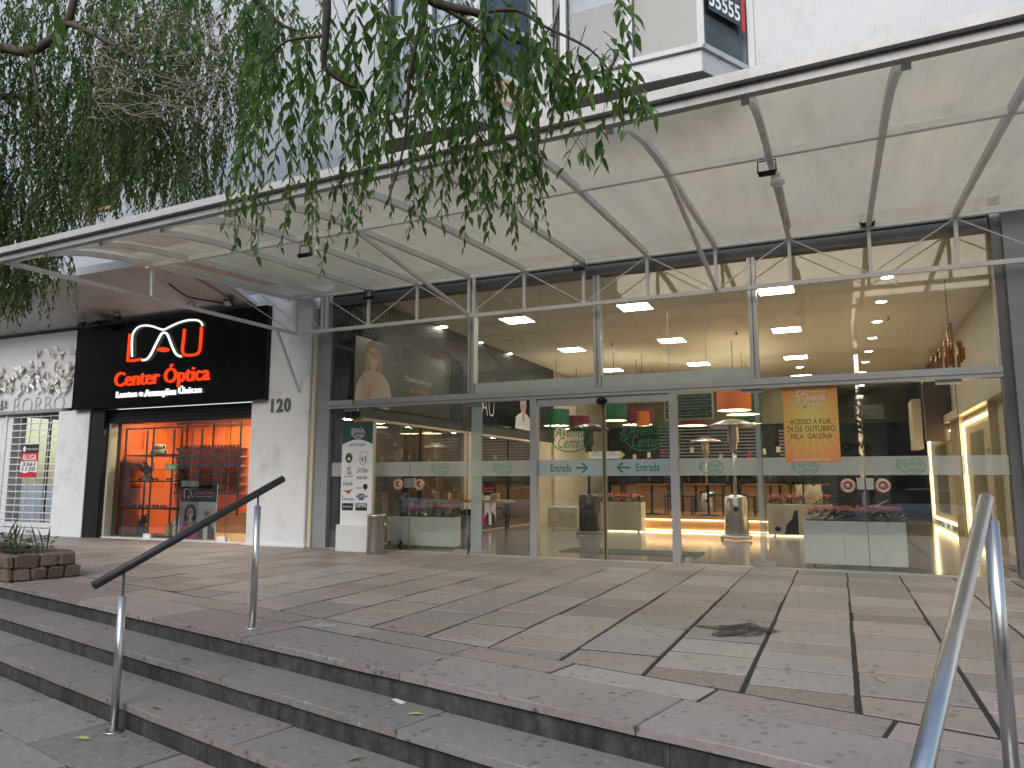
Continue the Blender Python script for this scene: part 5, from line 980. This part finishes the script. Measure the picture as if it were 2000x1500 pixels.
# far tree: trunk out of frame at left, crown hanging beyond the canopy's end
ta=V((-11.6,-5.4,-.0)); TA=thing('street_tree','large tree with dense drooping foliage at the left, beyond the canopy end','tree',ta)
q=MB(); q.tube([ta+V((0,0,-.02)),ta+V((.05,0,1.5)),ta+V((.15,.1,3.2)),ta+V((.3,.1,5.0)),ta+V((.5,.2,6.5))],[.30,.24,.21,.18,.13],14); q.build('trunk','bark',TA,True)
q=MB(); top=ta+V((.3,.1,5.0))
def limb(q,pts,r0,r1,k=4):
    pts=smooth([tuple(p) for p in pts],k); n=len(pts); q.tube(pts,[r0+(r1-r0)*i/(n-1) for i in range(n)],8)
limb(q,[top,dep(-40,110,10.6),dep(60,100,10.3),dep(130,45,10.1),dep(150,-40,10)],.08,.05)
limb(q,[dep(130,45,10.1),dep(170,60,10),dep(260,110,9.9),dep(360,170,9.8)],.05,.015)
limb(q,[top,dep(0,190,10.8),dep(70,230,10.9),dep(70,330,11)],.06,.02); limb(q,[top,dep(-60,20,11),dep(90,-30,10.9),dep(300,-60,10.7),dep(470,-20,10.5)],.1,.03)
limb(q,[dep(60,100,10.3),dep(75,190,10.2),dep(90,258,10.2)],.03,.008); limb(q,[dep(300,-60,10.7),dep(380,60,10.6),dep(430,190,10.5)],.03,.008); limb(q,[ta+V((.5,.2,6.5)),dep(100,-250,11),dep(350,-300,11)],.1,.03); limb(q,[dep(180,140,10.8),dep(170,260,10.9),dep(165,330,10.9)],.02,.008)
q.build('limbs','bark',TA,True)
tw=MB()
for k in range(210):
    x,y=random.uniform(160,420),random.uniform(25,230); p=dep(x,y,random.uniform(9.4,10.1)); a=random.gauss(.25,.5); L=random.uniform(.25,.7); pts=[p]
    for j in range(4): a+=random.gauss(0,.25); p=p+(CR*math.cos(a)-CU*math.sin(a)*.9+CF*random.uniform(-.3,.3))*(L/4); pts.append(p)
    tw.tube(pts,[.006,.005,.004,.003,.002],4,False)
tag(tw.build('bare_twigs','dead_twig',TA),kind='stuff')
CA=Crown(); EA=[(-200,660),(0,645),(70,640),(95,590),(125,600),(135,520),(150,470),(200,455),(225,420),(300,430),(330,425),(400,440),(430,385),(470,330),(500,240),(540,120)]
for k in range(2300):
    x=random.uniform(-220,520); e=env(x,EA)
    if x>300 and random.random()<.35: continue
    if x>400 and random.random()<.4: continue
    L=random.uniform(.4,1.35); y=e-L*128-abs(random.gauss(0,1))*(e*.36)
    if y<-260: y=random.uniform(-260,80)
    CA.strand(dep(x,y,random.uniform(10.5,12.2) if x<160 else random.uniform(9.8,12.0)),L,.048,.11,.10,.004)
for k in range(800):
    x=random.uniform(-180,440); CA.strand(dep(x,random.uniform(-220,230)*(1 if x<330 else .6),random.uniform(10,12.2)),random.uniform(.3,.8),.048,.115,.2,.004)
for k in range(170):  # extra crown strands above the frame, added for overhead shade
    CA.strand(dep(random.uniform(-300,700),random.uniform(-700,-150),random.uniform(8.5,12.5)),random.uniform(.5,1.2),.05,.14,.2,.004)
for k in range(60):
    CA.strand(dep(random.uniform(180,640),random.uniform(-80,60),random.uniform(8.2,10)),random.uniform(.3,.8),.05,.13,.2,.004)
tag(CA.tw.build('twigs','bark',TA),kind='stuff'); q=MB()
for it in CA.items: leaf_at(q,*it)
tag(q.build('crown','foliage_far',TA),kind='stuff')
# near tree: trunk left of the camera on the pavement, branches over the steps
tb=V((-5.6,-9.6,-.48)); TB=thing('near_tree','leafy branches of a nearer tree hanging over the steps at top centre','tree',tb)
q=MB(); q.tube([tb+V((0,0,-.02)),tb+V((.05,.05,1.6)),tb+V((.2,.2,3.2)),tb+V((.5,.5,4.5))],[.26,.2,.17,.13],14); q.build('trunk','bark',TB,True)
q=MB(); top=tb+V((.4,.4,4.2)); J=dep(560,-160,3.6)
limb(q,[top,dep(100,-420,3.4),J],.10,.05); limb(q,[J,dep(632,-30,3.6),dep(636,70,3.65),dep(634,130,3.7),dep(680,165,3.75),dep(705,172,3.8)],.028,.006)
limb(q,[J,dep(760,-60,3.7),dep(850,5,3.75),dep(930,25,3.8),dep(975,55,3.85),dep(1005,80,3.9),dep(1090,100,4.0)],.035,.007); limb(q,[dep(930,25,3.8),dep(1010,20,3.8),dep(1060,50,3.8),dep(1150,95,3.8),dep(1200,150,3.8)],.012,.004)
limb(q,[dep(850,5,3.75),dep(920,50,3.8),dep(955,90,3.85),dep(965,180,3.9)],.014,.005); limb(q,[J,dep(480,-40,3.9),dep(540,40,4.0),dep(580,60,4.0)],.02,.006); limb(q,[dep(636,70,3.65),dep(560,80,3.7),dep(520,120,3.8)],.01,.004); limb(q,[dep(1090,40,3.7),dep(1082,200,3.7),dep(1062,290,3.7),dep(1054,400,3.7)],.006,.003)
limb(q,[J,dep(760,-160,3.6),dep(830,-40,3.7),dep(800,150,3.8),dep(790,280,3.85),dep(755,400,3.9)],.02,.004)
q.build('limbs','bark',TB,True)
CB=Crown()
def cluster(n,x0,x1,y0,y1,ye0,ye1,d0,d1,lf=.115,step=.042,sway=.05,spread=1.0):
    for k in range(int(n*1.4+.5)):
        x=random.uniform(x0,x1); y=random.uniform(y0,y1); e=random.uniform(ye0,ye1); d=random.uniform(d0,d1); L=max(.12,(e-y)/FPX*d); CB.strand(dep(x,y,d),L,step,lf,sway,.0025,spread=spread)
cluster(7,525,585,-20,120,470,520,4.2,4.6,.10); cluster(5,500,590,60,260,330,480,4.1,4.6,.10); cluster(9,440,620,-60,60,80,260,3.6,4.6,.11)
cluster(9,600,720,-60,120,180,340,3.6,4.3,.12); cluster(3,620,715,150,230,300,375,3.8,4.3,.10); cluster(2,692,708,180,260,520,545,4.2,4.5,.085)
cluster(6,735,800,100,220,430,490,4.1,4.6,.095); cluster(12,720,860,-80,80,180,360,3.6,4.4,.11); cluster(7,855,930,0,120,280,400,3.8,4.4,.11)
cluster(12,890,1010,40,180,400,500,4.0,4.6,.10); cluster(6,900,990,150,260,380,470,4.0,4.5,.10); cluster(9,930,1080,-40,60,130,270,3.6,4.2,.12)
cluster(10,1050,1200,40,120,170,260,3.5,4.0,.125,.045,.15); cluster(5,1150,1215,90,150,230,310,3.5,3.9,.125,.045,.1); cluster(3,1185,1235,-40,60,80,120,3.6,3.9,.12); cluster(3,1110,1170,245,262,300,340,3.7,3.8,.10,.05,.1); cluster(2,1000,1050,240,280,330,390,4.2,4.5,.09); cluster(3,1010,1035,250,290,380,420,4.3,4.6,.09)
cluster(2,1215,1250,150,190,250,270,3.5,3.7,.11)
for k in range(60): CB.strand(dep(random.uniform(-100,1200),random.uniform(-700,-80),random.uniform(3.2,4.8)),random.uniform(.3,.7),.045,.12,.2,.003)  # unseen strands above the view, put in only to shade what lies below
tag(CB.tw.build('twigs','bark',TB),kind='stuff')
def lv(it):
    X,Y,z=proj(it[0]); return it[2]/z if (z>0 and -20<X<2000 and -30<Y<600) else 0
CB.items.sort(key=lv,reverse=True); rest=MB(); protos=[]
for k in range(5):
    q=MB(); w=1+.12*k; q.add([(x*w,y,z*(1.2+.4*k)) for x,y,z in LEAF],LF); me_o=q.build('leaf','foliage_near',None); protos.append(me_o.data); bpy.data.objects.remove(me_o)
for i,it in enumerate(CB.items):
    if i<290:
        P,d,L,ro=it; d=d.normalized(); s=d.cross(V((0,0,1))).normalized(); n=s.cross(d); s2=s*math.cos(ro)+n*math.sin(ro); n2=s2.cross(d)
        o=bpy.data.objects.new('leaf',random.choice(protos)); COL.objects.link(o); o.parent=TB; p=P-tb; o.matrix_local=Matrix(((s2.x*L,d.x*L,n2.x*L,p.x),(s2.y*L,d.y*L,n2.y*L,p.y),(s2.z*L,d.z*L,n2.z*L,p.z),(0,0,0,1)))
    else: leaf_at(rest,*it)
tag(rest.build('crown','foliage_near',TB),kind='stuff')
# ---------------------------------------------------------------- fallen leaves, litter and a damp patch
fy=mat('fallen_yellow',(.36,.38,.10),.5,0,.2,20); fb=mat('fallen_brown',(.10,.055,.02),.6,0,.2,20)
def fallen(px,py,z,where,m=fy,L=.085):
    P=on(px,py,2,z)+V((0,0,.007)); q=MB(); a=random.uniform(0,6.283); d=V((math.cos(a),math.sin(a),0)); leaf_at(q,P,d+V((0,0,.12)),L,random.uniform(-.3,.3)); tag(q.build('fallen_leaf',m,None,False,P),('yellow-green' if m is fy else 'brown')+' fallen leaf lying '+where,'leaf','fallen leaves')
for a in ((918,1237,0,'on the plaza left of centre'),(849,1292,0,'on the top coping near the middle'),(770,1225,0,'by the border joint of the plaza'),(657,1153,0,'on the plaza below the steel bin'),(628,1150,0,'flat on the plaza below the totem'),(1348,1232,0,'just left of the damp patch'),(1730,1335,0,'on the plaza near the right handrail'),(1992,1408,0,'right of the right handrail post'),(753,1141,0,'on the plaza below the left planter'),(362,1176,0,'on the coping behind the left handrail'),(208,1227,-.16,'on the second step left of the near rail post'),(369,1287,-.16,'on the second step right of the near rail post'),(826,1397,-.16,'on the second step towards the right'),(297,1384,-.32,'on the lowest step right of the near rail post'),(182,1312,-.32,'on the lowest step left of the near rail post'),(176,1446,-.48,'on the pavement beside the near rail post foot'),(677,1489,-.32,'at the bottom edge of the steps')): fallen(*a,L=.11 if a[1]>1430 else .085)
fallen(1452,1187,0,'on the plaza above the damp patch',fb,.07); fallen(430,1143,0,'on the plaza by the upper end of the left rail',fb,.06)
P=on(612,1227,2,0)+V((0,0,.006)); q=MB(); q.sheet([[P+V((.05*i+random.uniform(-.015,.015),.03*j+random.uniform(-.01,.01),random.uniform(0,.025))) for i in range(4)] for j in range(4)]); tag(q.build('plastic_scrap',film('clear_plastic',(.5,.52,.55),.3,.15),None,True),'crumpled clear plastic scrap on the coping right of the rail post','litter')
P=on(770,1367,2,-.16)+V((0,0,.004)); q=MB(); q.beam(P,P+SU*.10+SV*.02,.03,.004); tag(q.build('paper_scrap','white_plain'),'thin white paper scrap on the second step','litter')
def wet():
    b=NB('damp'); p=b.n('BsdfPrincipled'); p.inputs['Base Color'].default_value=(.02,.018,.016,1); p.inputs['Roughness'].default_value=.75; t=b.n('BsdfTransparent'); m=b.n('MixShader'); b.l(b.math('MULTIPLY',b.ramp(b.noise(7,6,.7),.28,.60),.92),m.inputs[0]); b.l(t.outputs[0],m.inputs[1]); b.l(p.outputs[0],m.inputs[2]); b.l(m.outputs[0],b.o.inputs[0]); MT['damp']=b.m
wet(); C0=on(1448,1232,2,0); q=MB(); n=44; q.add([C0+V(((.20+.05*math.sin(3*t_+1)+.04*math.sin(7*t_)+random.uniform(-.02,.02)+(.16 if 2.9<t_<3.3 else 0))*math.cos(t_),(.27+.07*math.sin(2*t_)+.05*math.sin(5*t_+.6)+random.uniform(-.02,.02))*math.sin(t_),.0065)) for t_ in [6.283*k/n for k in range(n)]],[tuple(range(n))]); q.build('damp_patch','damp',plaza)
for px,py,s_ in ((632,1117,.13),):
    P=on(px,py,2,0); q=MB(); q.bbox(P.x-s_,P.x+s_,P.y-s_,P.y+s_,.001,.006,.002); q.build('drain_cover','grey_metal',plaza)
# ---------------------------------------------------------------- street behind the camera, seen mirrored in the glass
def car(P,rz,paint,label):
    P=V(P); t=thing('parked_car',label,'car',P,'cars mirrored in the glass front'); M_=Matrix.Rotation(rz,3,'Z')
    def put(q,nm,m,par=t,sm=False): q.v=[tuple(P+M_@V(v)) for v in q.v]; return q.build(nm,m,par,sm)
    st=[(-2.12,.48,.62,.70),(-2.05,.36,.84,.80),(-1.5,.26,.95,.86),(-.6,.24,.97,.88),(.6,.24,.96,.88),(1.2,.24,.90,.87),(1.8,.28,.80,.83),(2.08,.36,.66,.72),(2.14,.44,.56,.6)]
    g=[]
    for x,z0,z1,w_ in st: g.append([V((x,y,z)) for y,z in ((-w_*.9,z0),(-w_,z0+.1),(-w_,(z0+z1)/2),(-w_*.97,z1-.06),(-w_*.86,z1),(w_*.86,z1),(w_*.97,z1-.06),(w_,(z0+z1)/2),(w_,z0+.1),(w_*.9,z0))])
    q=MB(); q.sheet(g); q.add(g[0],[tuple(range(10))]); q.add(g[-1],[tuple(range(9,-1,-1))]); put(q,'body',paint,sm=True)
    rf=[(-1.75,.93,.76),(-1.05,1.40,.60),(-.2,1.47,.60),(.35,1.44,.59),(1.25,.90,.76)]
    q=MB(); gg=[[V((x,-w_,z)),V((x,-w_*.9,z+.02)),V((x,0,z+.05)),V((x,w_*.9,z+.02)),V((x,w_,z))] for x,z,w_ in rf[1:4]]; q.sheet(gg); put(q,'roof',paint,sm=True)
    for s_ in (-1,1):
        for (i,j) in ((0,1),(1,2),(2,3),(3,4)):
            q=MB(); a,b=rf[i],rf[j]; q.add([(a[0],s_*min(.79,a[2]+.03),.92),(b[0],s_*min(.79,b[2]+.03) if b[1]<1 else s_*.79,.92),(b[0],s_*b[2],b[1]),(a[0],s_*a[2],a[1])],[(0,1,2,3)]); put(q,'side_window','black_gloss')
    for i,j,nm in ((0,1,'rear_window'),(3,4,'windscreen')): q=MB(); a,b=rf[i],rf[j]; q.add([(a[0],-a[2],a[1]),(b[0],-b[2],b[1]),(b[0],b[2],b[1]),(a[0],a[2],a[1])],[(0,1,2,3)]); put(q,nm,'black_gloss')
    for x in (-1.32,1.32):
        for s_ in (-1,1): q=MB(); q.tube([(x,s_*.70,.32),(x,s_*.90,.32)],.32,20); wh=put(q,'wheel','black_rubber'); q=MB(); q.tube([(x,s_*.901,.32),(x,s_*.91,.32)],.2,12); put(q,'rim','stainless',wh)
    for s_ in (-1,1): q=MB(); q.box(2.02,2.13,s_*.62-.14,s_*.62+.14,.60,.70); put(q,'headlight','white_plain'); q=MB(); q.box(-2.13,-2.0,s_*.68-.12,s_*.68+.12,.66,.80); put(q,'tail_light','red_petal')
wp=mat('car_white',(.86,.87,.88),.2,0,.02); sv_=mat('car_silver',(.66,.69,.73),.22,.1,.03)
car((2.6,-20.6,-.62),math.pi,wp,'white car mirrored in the right glass doors'); car((-12.6,-20.4,-.62),0,sv_,'silver car mirrored beside the sliding doors'); car((-18.4,-20.5,-.62),0,wp,'white car mirrored in the left glass doors')
mat('opp_wall',(.32,.30,.28),.8,0,.15,.8,grime=.3); mat('opp_wall_b',(.22,.16,.13),.8,0,.15,.8)
for i,(x0,x1,h_,m_) in enumerate(((-66,-30,19,'opp_wall'),(-29.5,-14,16,'opp_wall_b'),(-13.5,1,11,'opp_wall'),(1.5,18,10,'opp_wall_b'),(18.5,40,12,'opp_wall'))):  # unseen; left ones heightened to block low sky, front ones lowered for sun
    t=thing('opposite_building',('long tall grey','brick five storey','low grey','low brick','far right grey')[i]+' building across the street, mirrored in the glass','building',((x0+x1)/2,-31,-.62)); box('wall',m_,t,x0,x1,-40,-30,-.66,h_); box('roof','concrete_grey',t,x0-.2,x1+.2,-40.2,-29.8,h_+.002,h_+.4)
    z=.6
    while z<h_-2:
        x=x0+1
        while x<x1-2: box('window','black_gloss',t,x,x+1.3,-29.98,-29.94,z,z+1.5); x+=2.4
        z+=3
sp_=tag(box('far_sidewalk','concrete_grey',None,-120,120,-30,-25,-.7,-.5),kind='structure')
for i,x_ in enumerate((-24,-11,-1,9,20)):
    P=V((x_,-26.2,-.5)); t=thing('opposite_tree',('first','second','third','fourth','fifth')[i]+' dark street tree from the left across the street, mirrored in the glass','tree',P,'trees across the street'); q=MB(); q.tube([P,P+V((0,0,2)),P+V((.2,0,4))],[.2,.16,.1],10); q.tube([P+V((0,0,2)),P+V((1,0,4))],[.1,.05],8); q.build('trunk','bark',t,True); q=MB()
    for k in range(1500):
        v=V((random.gauss(0,1),random.gauss(0,1),random.gauss(0,1))).normalized()*random.random()**.4; leaf_at(q,P+V((v.x*3.2,v.y*2.4,4.8+v.z*2.4)),V((random.gauss(0,1),random.gauss(0,1),-.6)),.42,random.uniform(-1,1))
    tag(q.build('crown','foliage_far',t),kind='stuff')
bpy.context.view_layer.update()
